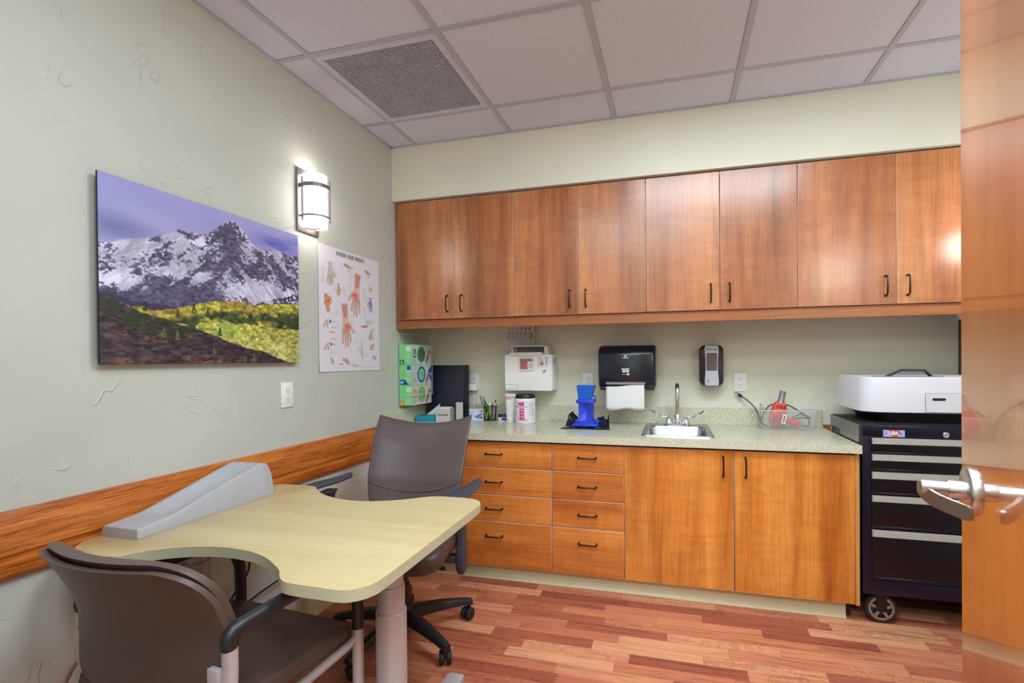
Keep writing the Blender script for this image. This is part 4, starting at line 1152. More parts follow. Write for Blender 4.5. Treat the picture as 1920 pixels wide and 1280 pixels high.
b.rings([[(p[0] - 0.012, -0.1500, p[1]) for p in o_], [(p[0] - 0.012, -0.1545, p[1]) for p in o_], [(p[0] - 0.012, -0.1545, p[1]) for p in i_], [(p[0] - 0.012, -0.150, p[1]) for p in i_]], smooth=False, cap0=False, cap1=False); b.build('window_frame', 'offwhite', sh)
b = MB(); b.box((-0.055, -0.1515, 0.022), (0.031, -0.1503, 0.092)); b.build('window', 'red_window', sh)
b = MB(); b.box((-0.004, -0.1522, 0.022), (0.031, -0.1516, 0.074), 0); b.box((0.010, -0.1525, 0.067), (0.030, -0.1521, 0.069), 1)
for k in range(4): b.box((0.002, -0.1525, 0.03 + 0.008 * k), (0.027, -0.1521, 0.034 + 0.008 * k), 1)
b.build('window_label', ['paper', 'greyslot'], sh)
c = Canvas(60, 54, (226, 226, 234)); c.scribble(0.06, 0.05, 0.5, 0.28, 3, (176, 150, 170), 0.7, r=0.012); c.scribble(0.1, 0.30, 0.6, 0.42, 2, (110, 124, 190), 0.8, r=0.014); c.rect(0.06, 0.5, 0.22, 0.9, (196, 196, 230)); c.rect(0.80, 0.2, 0.86, 0.75, (70, 66, 70), 0.8); c.rect(0.62, 0.04, 0.9, 0.14, (214, 170, 170), 0.7)
c.ell((0.42, 0.64), 0.19, 0.19, (232, 168, 40)); c.ell((0.42, 0.64), 0.035, 0.035, (40, 34, 30))
for a in (PI / 2, PI / 2 + 2.094, PI / 2 + 4.189):
    c.ell((0.42 + 0.07 * math.cos(a) / c.asp, 0.64 - 0.07 * math.sin(a)), 0.075, 0.075, (40, 34, 30), 1, 0.026)
c.mesh('hazard_sticker', flat_print((0.062, -0.1508, 0.104), (0.076, 0, 0), (0, 0, -0.070)), 'print', sh)
b = MB(); b.lathe([(0.0001, 0), (0.010, 0), (0.010, 0.006), (0.007, 0.010), (0.0001, 0.010)], n=18, mat=Matrix.Translation((0.113, -0.150, 0.010)) @ Matrix.Rotation(PI / 2, 4, 'X')); b.box((0.111, -0.166, 0.004), (0.115, -0.158, 0.016)); b.build('lock', 'steel2', sh)

# paper towel dispenser
td = thing('towel_dispenser', 'glossy black paper towel dispenser with a white towel hanging out', 'towel dispenser', (1.4685, 0.0, 1.215))
hw = 0.176
sect = [(-0.002, -0.128), (-0.17, -0.128), (-0.196, -0.118), (-0.205, -0.095), (-0.213, -0.05), (-0.210, 0.075), (-0.200, 0.105), (-0.170, 0.128), (-0.13, 0.138), (-0.002, 0.138)]
b = MB()
def sec(x, k): return [(x, p[0] * k + (-0.0 if k == 1 else 0), p[1] * (0.5 + 0.5 * k) ) for p in sect]
b.rings([sec(-hw, 0.90), sec(-hw + 0.006, 0.97), sec(-hw + 0.018, 1.0), sec(hw - 0.018, 1.0), sec(hw - 0.006, 0.97), sec(hw, 0.90)])
b.build('cover', 'smoke', td, sharp=50)
b = MB(); b.box((-hw + 0.01, -0.19, -0.142), (-0.125, -0.03, -0.120), bev=0.004); b.box((0.115, -0.19, -0.142), (hw - 0.01, -0.03, -0.120), bev=0.004); b.box((-0.125, -0.175, -0.132), (0.115, -0.03, -0.118), bev=0.002); b.build('mouth', 'blackpl', td)
b = MB(); b.box((-0.006, -0.05, 0.136), (0.022, -0.02, 0.142), bev=0.002); b.build('latch', 'blackpl', td)
b = MB(); b.box((-0.126, -0.208, -0.106), (0.112, -0.204, -0.092), bev=0.001, seg=1); b.build('tear_bar', 'greyslot', td)
b = MB()
def towel(u, v): return Vector((-0.128 + 0.236 * u + 0.004 * v * math.sin(3 * u), -0.196 - 0.014 * math.sin(v * PI * 0.6) + 0.006 * math.cos(u * PI), -0.104 - (0.160 + 0.006 * math.sin(u * 9) * (v > 0.99) - 0.008 * u) * v))
b.grid(towel, 16, 10); tw = b.build('paper_towel', 'paper', td)
sm = tw.modifiers.new('thickness', 'SOLIDIFY'); sm.thickness = 0.0012
b = MB()
b.text('PACIFIC', 0.0135, (-0.004, -0.2145, -0.012), (1, 0, 0), (0, 0, 1), 0, bold=0.0007); b.text('BLUE', 0.0135, (-0.004, -0.2147, -0.025), (1, 0, 0), (0, 0, 1), 0, bold=0.0012, xs=1.25)
b.box((-0.028, -0.2155, -0.0435), (0.006, -0.2150, -0.0420)); b.box((0.004, -0.2155, -0.048), (0.018, -0.2150, -0.038)); b.box((0.010, -0.2155, -0.036), (0.018, -0.2150, -0.033))
b.build('lettering', 'inkwhite', td, fixn=False)
b = MB(); b.lathe([(0.0045, 0), (0.008, 0), (0.008, 0.0005), (0.0045, 0.0005)], n=20, mat=Matrix.Translation((-0.004, -0.2113, 0.071)) @ Matrix.Rotation(PI / 2, 4, 'X'), cap0=False, cap1=False); b.lathe([(0.0001, 0), (0.0028, 0), (0.0001, 0.0005)], n=12, mat=Matrix.Translation((-0.004, -0.2113, 0.071)) @ Matrix.Rotation(PI / 2, 4, 'X'))
b.box((-0.022, -0.2125, 0.057), (0.015, -0.2119, 0.0605)); b.build('emblem', 'inkwhite', td, fixn=False)

# soap dispenser
sd = thing('soap_dispenser', 'grey and black touch-free soap dispenser on the wall beyond the faucet', 'soap dispenser', (1.9765, 0.0, 1.222))
b = MB(); hw, hh = 0.070, 0.126
def so(k, y, w=1.0): return [(p[0] * k * w, y, p[1] * k) for p in rrect(-hw, -hh, hw, hh, 0.035, 7)]
b.rings([so(1, -0.002), so(1, -0.075), so(0.97, -0.092), so(0.90, -0.100)]); b.build('body', 'blackpl', sd, sharp=50)
b = MB()
zs = np.linspace(-hh * 0.97, hh * 0.97, 17)
def wid(z): return 0.047 - 0.010 * (1 - (z / hh) ** 2) 
fl = [(-wid(z), z) for z in zs] ; frr = [(wid(z), z) for z in zs]
def yy(z): return -0.1005 - 0.006 * (1 - (z / hh) ** 4)
def xx(z): return (1 - max(0, (abs(z) - 0.10) / 0.026) ** 2 * 0.25)
b.rings([[(-wid(z) * xx(z), yy(z) + 0.006, z), (-wid(z) * xx(z) * 0.93, yy(z), z), (wid(z) * xx(z) * 0.93, yy(z), z), (wid(z) * xx(z), yy(z) + 0.006, z)] for z in zs], closed=False)
b.build('front_panel', simple('pale_grey_front', (196, 196, 204), 0.35), sd)
b = MB(); b.prism_axis(rrect(-0.029, -0.030, 0.029, 0.076, 0.006, 4), -0.1085, -0.1055, 'y'); b.build('window_surround', 'darkslot', sd)
b = MB(); b.prism_axis(rrect(-0.026, -0.027, 0.026, 0.073, 0.005, 4), -0.1100, -0.1082, 'y'); b.build('window', simple('amber_smoked_window', (112, 104, 98), 0.12), sd)
b = MB(); b.text('PROVON', 0.0135, (0.0, -0.1055, 0.098), (1, 0, 0), (0, 0, 1), 0, bold=0.0002, xs=1.1); b.build('marking', 'inkgrey', sd, fixn=False)
b = MB(); b.lathe([(0.0001, 0), (0.004, 0), (0.0001, 0.0006)], n=12, mat=Matrix.Translation((-0.022, -0.1055, -0.093)) @ Matrix.Rotation(PI / 2, 4, 'X')); b.build('sensor', 'darkslot', sd, fixn=False)

# charger
ch = thing('charger', 'small white plug-in charger with a thin cable in the corner outlet', 'charger', (0.367, -0.008, 1.075))
b = MB(); b.box((-0.036, -0.034, -0.024), (0.034, -0.001, 0.022), bev=0.004); b.build('body', 'white', ch)
b = MB(); b.tube(catmull([(0.006, -0.02, -0.022), (0.010, -0.02, -0.06), (0.012, -0.03, -0.14), (0.02, -0.045, -0.20), (0.06, -0.06, -0.2225)], 6), 0.0018, 6); b.build('cable', 'white', ch)

# ================================================================== ON THE WORKTOP
def lean(p, L, a): return p
o = thing('display_board', 'large dark navy board leaning on the wall behind the cartons', 'board', (0.212, -0.118, ZC))
o.rotation_euler = (math.radians(-9), 0, 0)
b = MB(); b.box((-0.160, 0, 0), (0.125, 0.012, 0.388), bev=0.002); b.build('panel', 'navy', o)
b = MB(); b.prism_axis([(0.112, 0.0), (0.160, 0.0), (0.135, 0.388), (0.112, 0.388)], -0.003, 0.016, 'y'); b.build('binding', 'navyedge', o)

o = thing('tissue_carton', 'low teal carton on the worktop behind the task chair', 'carton', (0.092, -0.187, ZC), math.radians(8))
b = MB(); b.box((-0.06, -0.045, 0), (0.07, 0.045, 0.040), bev=0.001, seg=1); b.build('carton', 'teal', o)
b = MB()
def flp(u, v): return Vector((-0.01 + 0.07 * u + 0.025 * v, 0.02 + 0.02 * v, 0.040 + 0.055 * v * (0.4 + u)))
b.grid(flp, 6, 6); q = b.build('tissue', 'paper', o); q.modifiers.new('thickness', 'SOLIDIFY').thickness = 0.001
o = thing('splint_carton', 'pale grey HOOK SPLINT carton with open flaps on the worktop', 'carton', (0.222, -0.176, ZC), math.radians(6))
b = MB(); b.box((-0.050, -0.04, 0), (0.052, 0.04, 0.088), bev=0.001, seg=1); b.build('carton', 'greycard', o)
b = MB(); b.text('HOOK SPLINT', 0.0125, (0.002, -0.0412, 0.046), (1, 0, 0), (0, 0, 1), 0, bold=0.0003); b.build('lettering', 'ink', o, fixn=False)
b = MB(); b.box((-0.05, -0.04, 0.088), (0.052, -0.038, 0.092)); b.prism_axis([(-0.04, 0.0885), (0.04, 0.0885), (0.02, 0.098), (-0.03, 0.096)], -0.045, 0.048, 'x'); b.build('top_flap', 'paper', o)
b = MB(); b.box((0.053, -0.038, 0.0), (0.062, 0.036, 0.086), bev=0.001, seg=1); b.build('inner_flap', 'greyslot', o)
o = thing('folded_card', 'folded pale grey card standing between the splint carton and the wipes packet', 'card', (0.322, -0.150, ZC), math.radians(4))
b = MB(); b.box((-0.026, 0, 0), (0.024, 0.002, 0.128)); b.box((-0.027, 0.0, 0), (-0.025, 0.026, 0.120)); tag(o, o['label'], o['category']); b.build('sheet', 'greycard', o)
o = thing('wipes_packet', 'white and blue flat wipes packet standing beside the pen cup', 'packet', (0.402, -0.072, ZC), math.radians(6))
b = MB(); b.prism_axis(rrect(-0.067, 0.0, 0.067, 0.076, 0.008, 4), -0.014, 0.014, 'y'); b.build('packet', 'white', o)
c = Canvas(70, 40, (226, 230, 240)); c.rect(0.04, 0.08, 0.96, 0.92, (206, 222, 240), 0.9); c.poly([(0.5, 0.7), (0.9, 0.35), (0.95, 0.5), (0.62, 0.85)], (78, 124, 196)); c.poly([(0.62, 0.85), (0.95, 0.62), (0.95, 0.9)], (64, 106, 186)); c.poly([(0.72, 0.1), (0.95, 0.3), (0.95, 0.1)], (70, 116, 190)); c.scribble(0.1, 0.2, 0.5, 0.6, 4, (120, 150, 200), 0.7, r=0.016)
c.mesh('label_print', flat_print((-0.064, -0.0146, 0.073), (0.128, 0, 0), (0, 0, -0.070)), 'print', o)

cup = thing('pen_cup', 'black wire-mesh pen cup on the worktop', 'pen cup', (0.516, -0.075, ZC))
b = MB(); Rb, Rt, hc = 0.040, 0.046, 0.098
nn = 30
for k in range(nn):
    a = 2 * PI * k / nn
    for s in (-1, 1):
        b.tube([(Rb * math.cos(a), Rb * math.sin(a), 0.002), ((Rb + Rt) / 2 * math.cos(a + s * 0.2), (Rb + Rt) / 2 * math.sin(a + s * 0.2), hc / 2), (Rt * math.cos(a + s * 0.4), Rt * math.sin(a + s * 0.4), hc)], 0.0006, 4)
b.lathe([(0.0001, 0.0), (Rb + 0.001, 0.0), (Rb + 0.001, 0.003), (0.0001, 0.003)], n=30); b.build('mesh_body', 'wire', cup)
b = MB(); b.tube([(Rt * math.cos(a), Rt * math.sin(a), hc) for a in np.linspace(0, 2 * PI, 33)], 0.0028, 8); b.build('rim', 'wire', cup)
b = MB(); b.tube([(Rb * math.cos(a), Rb * math.sin(a), 0.003) for a in np.linspace(0, 2 * PI, 33)], 0.0025, 8); b.build('base_ring', 'wire', cup)
pens = [('marker', 'yellow marker with a long grey tip reaching farthest out of the pen cup', (-0.020, -0.012), (-0.072, 0.0, 0.170), 'yellow', 'greypen', 0.005, 0.60),
        ('pen', 'all-grey slim pen beside the yellow marker in the pen cup', (-0.012, 0.004), (-0.054, 0.012, 0.165), 'greypen', 'greypen', 0.0042, 0.7),
        ('highlighter', 'green highlighter with a blue cap in the pen cup', (0.022, -0.020), (-0.032, -0.018, 0.135), 'green', 'bluecap', 0.0075, 0.82),
        ('highlighter', 'yellow highlighter standing tallest at the middle of the pen cup', (0.0, 0.012), (-0.010, 0.012, 0.148), 'yellow', 'yellow', 0.0075, 0.7),
        ('highlighter', 'lime highlighter with a white cap at the front of the pen cup', (0.012, -0.014), (0.004, -0.018, 0.122), 'lime', 'white', 0.0075, 0.86),
        ('pen', 'purple pen in the wire-mesh pen cup', (0.024, 0.0), (0.020, 0.004, 0.120), 'purple', 'purple', 0.006, 0.8),
        ('pen', 'slim black pen leaning towards the wipes canister in the pen cup', (0.010, 0.012), (0.036, 0.016, 0.140), 'cord', 'cord', 0.0042, 0.7),
        ('pen', 'slim white pen beside the black one in the pen cup', (0.026, -0.008), (0.040, -0.006, 0.122), 'inkwhite', 'inkwhite', 0.004, 0.8),
        ('pencil', 'tan pencil low in the front of the pen cup', (-0.018, -0.028), (-0.006, -0.026, 0.060), 'pencil', 'pencil', 0.006, 0.7)]
for (nm, lab, p0, p1, m0, m1, r, t) in pens:
    pA = Vector((p0[0], p0[1], 0.0045)); pB = Vector(p1); pM = pA.lerp(pB, t)
    r *= 1.22
    e = thing(nm, lab, nm, Vector(cup.location), 0, 'pens and markers in the wire cup')
    b = MB(); b.tube([pA, pA.lerp(pB, 0.05), pM], [r * 0.6, r, r], 8); b.build('barrel', m0, e)
    b = MB(); b.tube([pM, pM.lerp(pB, 0.85), pB], [r * 0.95, r * 0.85, r * 0.5], 8); b.build('cap', m1, e)

o = thing('ointment_jar', 'small white jar with a black lid between the pen cup and the lotion tube', 'jar', (0.618, -0.085, ZC))
b = MB(); b.lathe([(0.0001, 0), (0.036, 0), (0.037, 0.002), (0.037, 0.026), (0.036, 0.028)], n=30); b.build('jar', 'white', o)
b = MB(); b.lathe([(0.0375, 0.027), (0.0375, 0.041), (0.035, 0.044), (0.0001, 0.044)], n=30); b.build('lid', 'cord', o)
b = MB(); an = np.linspace(-PI / 2 + 0.0, 0.3, 12); b.rings([[(0.0374 * math.cos(a), 0.0374 * math.sin(a), z) for a in an] for z in (0.006, 0.024)], closed=False); b.build('label', 'bluecap', o)
o = tag((lambda b: (b.tube([(0, 0, 0), (0.045, 0.003, 0.030)], 0.0016, 6), b.tube([(0, 0, 0), (0.05, 0.0, 0.004)], 0.0016, 6), b.build('tweezers', 'chrome'))[-1])(MB()), 'small metal tweezers lying across the ointment jar lid', 'tweezers'); o.location = (0.595, -0.09, ZC + 0.0462)

o = thing('lotion_tube', 'white and pink lotion tube standing on its cap beside the wipes canister', 'tube', (0.683, -0.118, ZC))
b = MB()
def el(rx, ry, z, n=20): return [(rx * math.cos(2 * PI * k / n), ry * math.sin(2 * PI * k / n), z) for k in range(n)]
b.rings([el(0.031, 0.024, 0.028), el(0.032, 0.023, 0.05), el(0.036, 0.016, 0.12), el(0.0405, 0.006, 0.178), el(0.0415, 0.0022, 0.184), el(0.0415, 0.002, 0.190)]); b.build('tube', 'white', o)
b = MB(); b.lathe([(0.0001, 0), (0.029, 0), (0.030, 0.002), (0.0305, 0.030), (0.0001, 0.030)], n=28); b.build('cap', 'white', o)
def tube_fn(U, V):
    z = 0.176 - 0.138 * V; t = (z - 0.028) / 0.15; rx = (0.0315 + 0.0085 * np.clip(t, 0, 1)) * 1.01; ry = (0.0242 - 0.0175 * np.clip(t, 0, 1)) * 1.03 + 0.0004
    a = -PI / 2 + (U - 0.5) * 2.3
    return (rx * np.cos(a), ry * np.sin(a), z)
c = Canvas(46, 80, (230, 228, 232)); c.rect(0.08, 0.05, 0.92, 0.20, (226, 130, 160)); c.scribble(0.2, 0.09, 0.8, 0.16, 1, (240, 214, 226), 0.9, r=0.02); c.scribble(0.15, 0.28, 0.85, 0.38, 2, (130, 120, 130), 0.8, r=0.008); c.ell((0.48, 0.48), 0.04, 0.04, (206, 140, 176), 1, 0.015); c.scribble(0.15, 0.58, 0.85, 0.70, 3, (150, 140, 150), 0.6, r=0.006); c.rect(0.02, 0.80, 0.98, 0.825, (222, 110, 150))
c.mesh('label_print', tube_fn, 'print', o)

o = thing('wipes_canister', 'white wipes canister with a black lid and a pink number one', 'canister', (0.796, -0.150, ZC))
b = MB(); b.lathe([(0.0001, 0), (0.064, 0), (0.0675, 0.003), (0.0675, 0.160), (0.066, 0.163), (0.0001, 0.163)], n=44); b.build('body', 'white', o)
b = MB(); b.lathe([(0.0655, 0.158), (0.0655, 0.182), (0.062, 0.187), (0.045, 0.188), (0.043, 0.1865), (0.0001, 0.1865)], n=44); b.box((-0.014, -0.05, 0.185), (0.028, -0.03, 0.1905), bev=0.002); b.build('lid', 'navyedge', o)
def can_fn(U, V):
    a = -PI / 2 - 0.10 + (U - 0.5) * 2.9; r = 0.0680
    return (r * np.cos(a), r * np.sin(a), 0.150 - 0.138 * V)
c = Canvas(110, 90, (228, 228, 234)); pk = (222, 44, 130)
c.poly([(0.34, 0.12), (0.52, 0.08), (0.60, 0.06), (0.60, 0.24), (0.46, 0.24)], pk); c.rect(0.44, 0.36, 0.60, 0.86, pk); c.poly([(0.36, 0.90), (0.44, 0.84), (0.62, 0.84), (0.70, 0.90)], pk); c.rect(0.20, 0.27, 0.70, 0.31, (120, 116, 124), 0.8)
for k in range(3): c.rect(0.48, 0.42 + 0.15 * k, 0.57, 0.49 + 0.15 * k, (244, 190, 214), 0.9)
c.scribble(0.76, 0.12, 0.98, 0.7, 12, (130, 130, 150), 0.6, r=0.006); c.scribble(0.04, 0.2, 0.22, 0.6, 6, (150, 146, 156), 0.5, r=0.006); c.rect(0.24, 0.6, 0.33, 0.66, (226, 120, 150), 0.7); c.scribble(0.46, 0.93, 0.8, 0.97, 1, (120, 120, 130), 0.8, r=0.008)
c.mesh('label_print', can_fn, 'print', o)

# black film bag with the blue stand on it
bag = thing('film_bag', 'black plastic bag lying under the blue stand on the worktop', 'bag', (1.238, -0.270, ZC))
b = MB()
def bagf(u, v):
    x = -0.150 + 0.30 * u + (0.035 * v * (1 - 2 * u)); y = -0.115 + 0.205 * v
    cen = math.exp(-((x + 0.008) / 0.085) ** 2)
    bk = math.sin(PI * min(1.0, max(0.0, (v - 0.42) / 0.58)) * 0.72)
    z = 0.004 + 0.004 * math.sin(u * 9 + v * 4) ** 2 + (1 - cen) * bk ** 1.2 * (0.075 + 0.028 * math.sin(u * 19) + 0.015 * math.sin(u * 37 + 1)) + 0.006 * math.sin(v * 30 + u * 5) * bk
    if v < 0.02: z = 0.001
    return Vector((x, y, max(z, 0.001)))
b.grid(bagf, 44, 30); q = b.build('sheet', 'bag', bag, sharp=60); q.modifiers.new('thickness', 'SOLIDIFY').thickness = 0.0008
b = MB()
for (u0, v0, u1, v1, w) in ((0.06, 0.10, 0.16, 0.16, 0.010), (0.10, 0.22, 0.24, 0.30, 0.005), (0.10, 0.14, 0.12, 0.24, 0.006), (0.20, 0.16, 0.30, 0.20, 0.004), (0.70, 0.20, 0.80, 0.30, 0.004), (0.14, 0.40, 0.20, 0.55, 0.005), (0.22, 0.34, 0.32, 0.38, 0.004), (0.68, 0.14, 0.82, 0.16, 0.004), (0.06, 0.18, 0.10, 0.30, 0.006)):
    p = [bagf(u0 + (u1 - u0) * t, v0 + (v1 - v0) * t) + Vector((0, 0, 0.0012)) for t in np.linspace(0, 1, 6)]
    d = (p[-1] - p[0]).normalized(); n = Vector((-d.y, d.x, 0)) * w / 2
    for a_, c_ in zip(p[:-1], p[1:]): b.quad([a_ - n, c_ - n, c_ + n, a_ + n])
b.build('bag_print', 'bagprint', bag, fixn=False)
bs = thing('splint_stand', 'cobalt blue plastic stand with a flared tray on top, on the black bag', 'stand', (1.231, -0.285, ZC + 0.011))
b = MB(); b.box((-0.078, -0.060, 0), (0.078, 0.055, 0.014), bev=0.004); b.prism_axis([(-0.056, 0.014), (0.056, 0.014), (0.046, 0.034), (-0.046, 0.034)], -0.05, 0.05, 'y')
for s in (-1, 1): b.box((s * 0.062 - 0.014, 0.01, 0.012), (s * 0.062 + 0.014, 0.04, 0.034), bev=0.005)
b.build('base', 'blue', bs)
b = MB()
def colr(z, w, d, dent): return [(-w, -d, z), (-w * 0.5, -d + dent * 0.6, z), (0, -d + dent, z), (w * 0.5, -d + dent * 0.6, z), (w, -d, z), (w, d, z), (-w, d, z)]
b.rings([colr(0.030, 0.044, 0.038, 0.0), colr(0.06, 0.042, 0.036, 0.012), colr(0.10, 0.042, 0.036, 0.03), colr(0.125, 0.042, 0.036, 0.018), colr(0.15, 0.044, 0.038, 0.0)], smooth=True); b.build('column', 'blue', bs, sharp=70)
b = MB(); b.box((-0.056, -0.044, 0.138), (0.056, 0.040, 0.160), bev=0.003); b.tube([(0.046, 0.0, 0.158), (0.058, 0.0, 0.166), (0.058, 0.0, 0.180), (0.040, 0.0, 0.182)], 0.004, 6); b.build('collar', 'blue', bs)
b = MB()
def tr(z, x0, x1, d): return [(x0, -d, z), (x1, -d, z), (x1, d, z), (x0, d, z)]
b.rings([tr(0.160, -0.044, 0.026, 0.03), tr(0.176, -0.045, 0.038, 0.034), tr(0.246, -0.052, 0.054, 0.045), tr(0.246, -0.048, 0.050, 0.041), tr(0.185, -0.041, 0.03, 0.03)], smooth=False); b.build('tray', 'blue2', bs)

# plastic tub with heat gun and its cord
tub = thing('plastic_tub', 'clear plastic tub holding the red heat gun at the worktop end', 'tub', (2.385, -0.115, ZC))
b = MB()
def tb(w, d, z): return [(p[0], p[1], z) for p in rrect(-w, -d, w, d, 0.012, 3)]
b.rings([tb(0.141, 0.062, 0.001), tb(0.143, 0.064, 0.004), tb(0.152, 0.074, 0.108), tb(0.156, 0.078, 0.110), tb(0.156, 0.078, 0.113), tb(0.150, 0.072, 0.113), tb(0.141, 0.062, 0.005)], smooth=True); b.build('tub', 'clear', tub)
b = MB(); b.tube([(p[0], p[1], 0.1115) for p in rrect(-0.155, -0.077, 0.155, 0.077, 0.012, 3)] + [(0.143, -0.077, 0.1115)], 0.0028, 8); b.build('rim', 'clearrim', tub)
hg = thing('heat_gun', 'red heat gun with a grey nozzle lying tilted in the clear tub', 'heat gun', (2.348, -0.118, ZC + 0.006))
HB = Matrix.Rotation(math.radians(12), 4, 'Y')
b = MB()
b.rings([[HB @ Vector((p[0] - 0.02, p[1], z)) for p in rrect(-w, -w * 0.8, w, w * 0.8, w * 0.45, 4)] for (w, z) in ((0.030, 0.012), (0.040, 0.022), (0.042, 0.08), (0.038, 0.11), (0.034, 0.135), (0.022, 0.150))])
for k in range(5): b.box((-0.046 + 0.012 * k, -0.036, 0.025), (-0.041 + 0.012 * k, -0.031, 0.075), 1, mat=HB)
for k in range(4): b.box((-0.042 + 0.013 * k, -0.032, 0.112), (-0.036 + 0.013 * k, -0.026, 0.134), 1, mat=HB)
b.build('housing', ['red', simple('dark_red_vent', (120, 36, 30), 0.6)], hg)
b = MB(); b.tube([HB @ Vector((-0.02, 0, 0.145)), HB @ Vector((-0.02, 0, 0.155)), HB @ Vector((-0.020, 0, 0.215))], [0.022, 0.0185, 0.0175], 20); b.build('nozzle', 'grey_metal', hg)
b = MB()
gp = [(0.012, 0.0, 0.058), (0.045, -0.004, 0.046), (0.085, -0.008, 0.028), (0.108, -0.010, 0.020)]
b.tube(catmull(gp, 4), [0.020, 0.020, 0.0195, 0.019, 0.018, 0.018, 0.0175, 0.0175, 0.017, 0.017, 0.0165, 0.016, 0.0155], 12, flat=(0.8, 1)); b.build('grip', 'red', hg)
b = MB(); b.box((0.0, -0.0365, 0.03), (0.022, -0.0345, 0.085), 0, mat=HB); b.box((0.007, -0.0372, 0.038), (0.014, -0.0364, 0.078), 1, mat=HB); b.build('rating_label', ['paper', 'ink'], hg)
b = MB()
cp = [(0.108, -0.01, 0.020), (0.135, -0.02, 0.012), (0.16, 0.0, 0.015), (0.165, 0.03, 0.05), (0.12, 0.03, 0.055), (0.06, 0.03, 0.035), (0.12, 0.035, 0.075), (0.175, 0.02, 0.055), (0.13, 0.02, 0.085), (0.06, 0.03, 0.128), (0.0, 0.035, 0.135), (-0.05, 0.03, 0.12), (-0.085, 0.03, 0.06), (-0.09, 0.0, 0.02), (-0.06, -0.03, 0.008), (-0.10, -0.02, 0.03), (-0.11, 0.02, 0.08), (-0.13, 0.045, 0.118), (-0.165, 0.075, 0.155), (-0.19, 0.085, 0.172)]
b.tube(catmull(cp, 6), 0.0045, 8); b.build('cord', 'cordgrey', hg)
b = MB(); b.tube([(-0.19, 0.085, 0.172), (-0.196, 0.086, 0.176), (-0.214, 0.088, 0.188)], [0.006, 0.0105, 0.009], 12); b.box((-0.232, 0.085, 0.1945), (-0.212, 0.087, 0.2005), 1); b.box((-0.232, 0.094, 0.1905), (-0.212, 0.096, 0.1965), 1); b.build('plug', ['cord', 'steel'], hg)
b = MB(); b.tube([(-0.098, 0.0, 0.02), (-0.099, 0.01, 0.13), (-0.094, 0.01, 0.138), (-0.084, 0.01, 0.125), (-0.085, 0.0, 0.02)], 0.0018, 6); b.build('wire_rest', 'cord', hg)

# ================================================================== TOOL CABINET AND MACHINE
tc_ = thing('tool_chest', 'midnight blue rolling tool chest with silver drawer trims beside the worktop', 'tool chest', (2.615, -0.620, 0.0))
W_, D_, TH = 0.68, 0.46, 0.945
b = MB(); b.box((0, 0.004, 0.145), (W_, D_, TH), bev=0.004); b.box((0.002, 0.02, TH - 0.001), (W_ - 0.002, D_ - 0.01, TH + 0.003), 1)
b.build('body', ['cabinet_blue', 'rubber'], tc_)
b = MB(); b.box((0.0, 0.0, 0.890), (W_, 0.006, 0.945), bev=0.003); b.box((0.0, 0.0, 0.145), (0.034, 0.006, 0.89), bev=0.002); b.box((W_ - 0.034, 0.0, 0.145), (W_, 0.006, 0.89), bev=0.002); b.box((0.03, 0.0, 0.145), (W_ - 0.03, 0.006, 0.212), bev=0.002); b.build('face_frame', 'cabinet_blue', tc_)
dz = [(0.886, 0.856, 0.815), (0.809, 0.779, 0.735), (0.726, 0.693, 0.624), (0.615, 0.585, 0.465), (0.453, 0.420, 0.226)]
for (zt, zm, zb) in dz:
    d = bpy.data.objects.new('drawer', None); COL.objects.link(d)
    bpy.data.objects.remove(d)
    b = MB(); b.box((0.038, -0.004, zb), (W_ - 0.038, 0.004, zt), bev=0.002); b.box((0.038, -0.006, zb), (W_ - 0.038, 0.0, zb + 0.005), bev=0.001, seg=1)
    dr = b.build('drawer', 'cabinet_dark', tc_)
    b = MB(); b.prism_axis([(-0.004, zm), (-0.016, zm + 0.003), (-0.016, zt - 0.003), (-0.004, zt)], 0.037, W_ - 0.037, 'x'); b.build('trim_pull', 'alu', dr)
b = MB(); b.lathe([(0.0001, 0), (0.013, 0), (0.013, 0.004), (0.010, 0.006), (0.0095, 0.004), (0.006, 0.004), (0.005, 0.006), (0.0001, 0.006)], n=24, mat=Matrix.Translation((0.337, 0.0, 0.908)) @ Matrix.Rotation(PI / 2, 4, 'X')); b.build('key_lock', 'chrome', tc_)
c = Canvas(64, 24, (176, 170, 222))
c.poly([(0.24, 0.2), (0.30, 0.02), (0.66, 0.04), (0.78, 0.12), (0.74, 0.45), (0.66, 0.95), (0.5, 0.98), (0.28, 0.7)], (206, 60, 70)); c.rect(0.02, 0.3, 0.22, 0.72, (150, 146, 206), 0.6); c.ell((0.80, 0.5), 0.1, 0.2, (96, 84, 190))
c.mesh('sticker', flat_print((0.086, -0.0012, 0.924), (0.088, 0, 0), (0, 0, -0.032)), 'print', tc_)
b = MB(); b.text('USA', 0.021, (0.128, -0.0018, 0.909), (1, 0, 0), (0, 0, 1), 0, bold=0.0014); b.build('sticker_lettering', 'inkwhite', tc_, fixn=False)
b = MB()
b.box((-0.006, 0.028, 0.86), (0.002, 0.060, 0.942)); b.box((-0.006, D_ - 0.03, 0.80), (0.002, D_ - 0.002, 0.942)); b.box((-0.008, 0.02, 0.936), (0.004, D_, 0.944)); b.box((-0.004, 0.05, 0.885), (0.0, D_ - 0.03, 0.938)); b.box((-0.004, 0.05, 0.856), (0.0, 0.30, 0.886))
b.build('side_handle', 'steel', tc_)
b = MB(); b.box((-0.0035, 0.30, 0.845), (-0.001, 0.40, 0.885)); b.build('handle_recess', 'cabinet_dark', tc_)
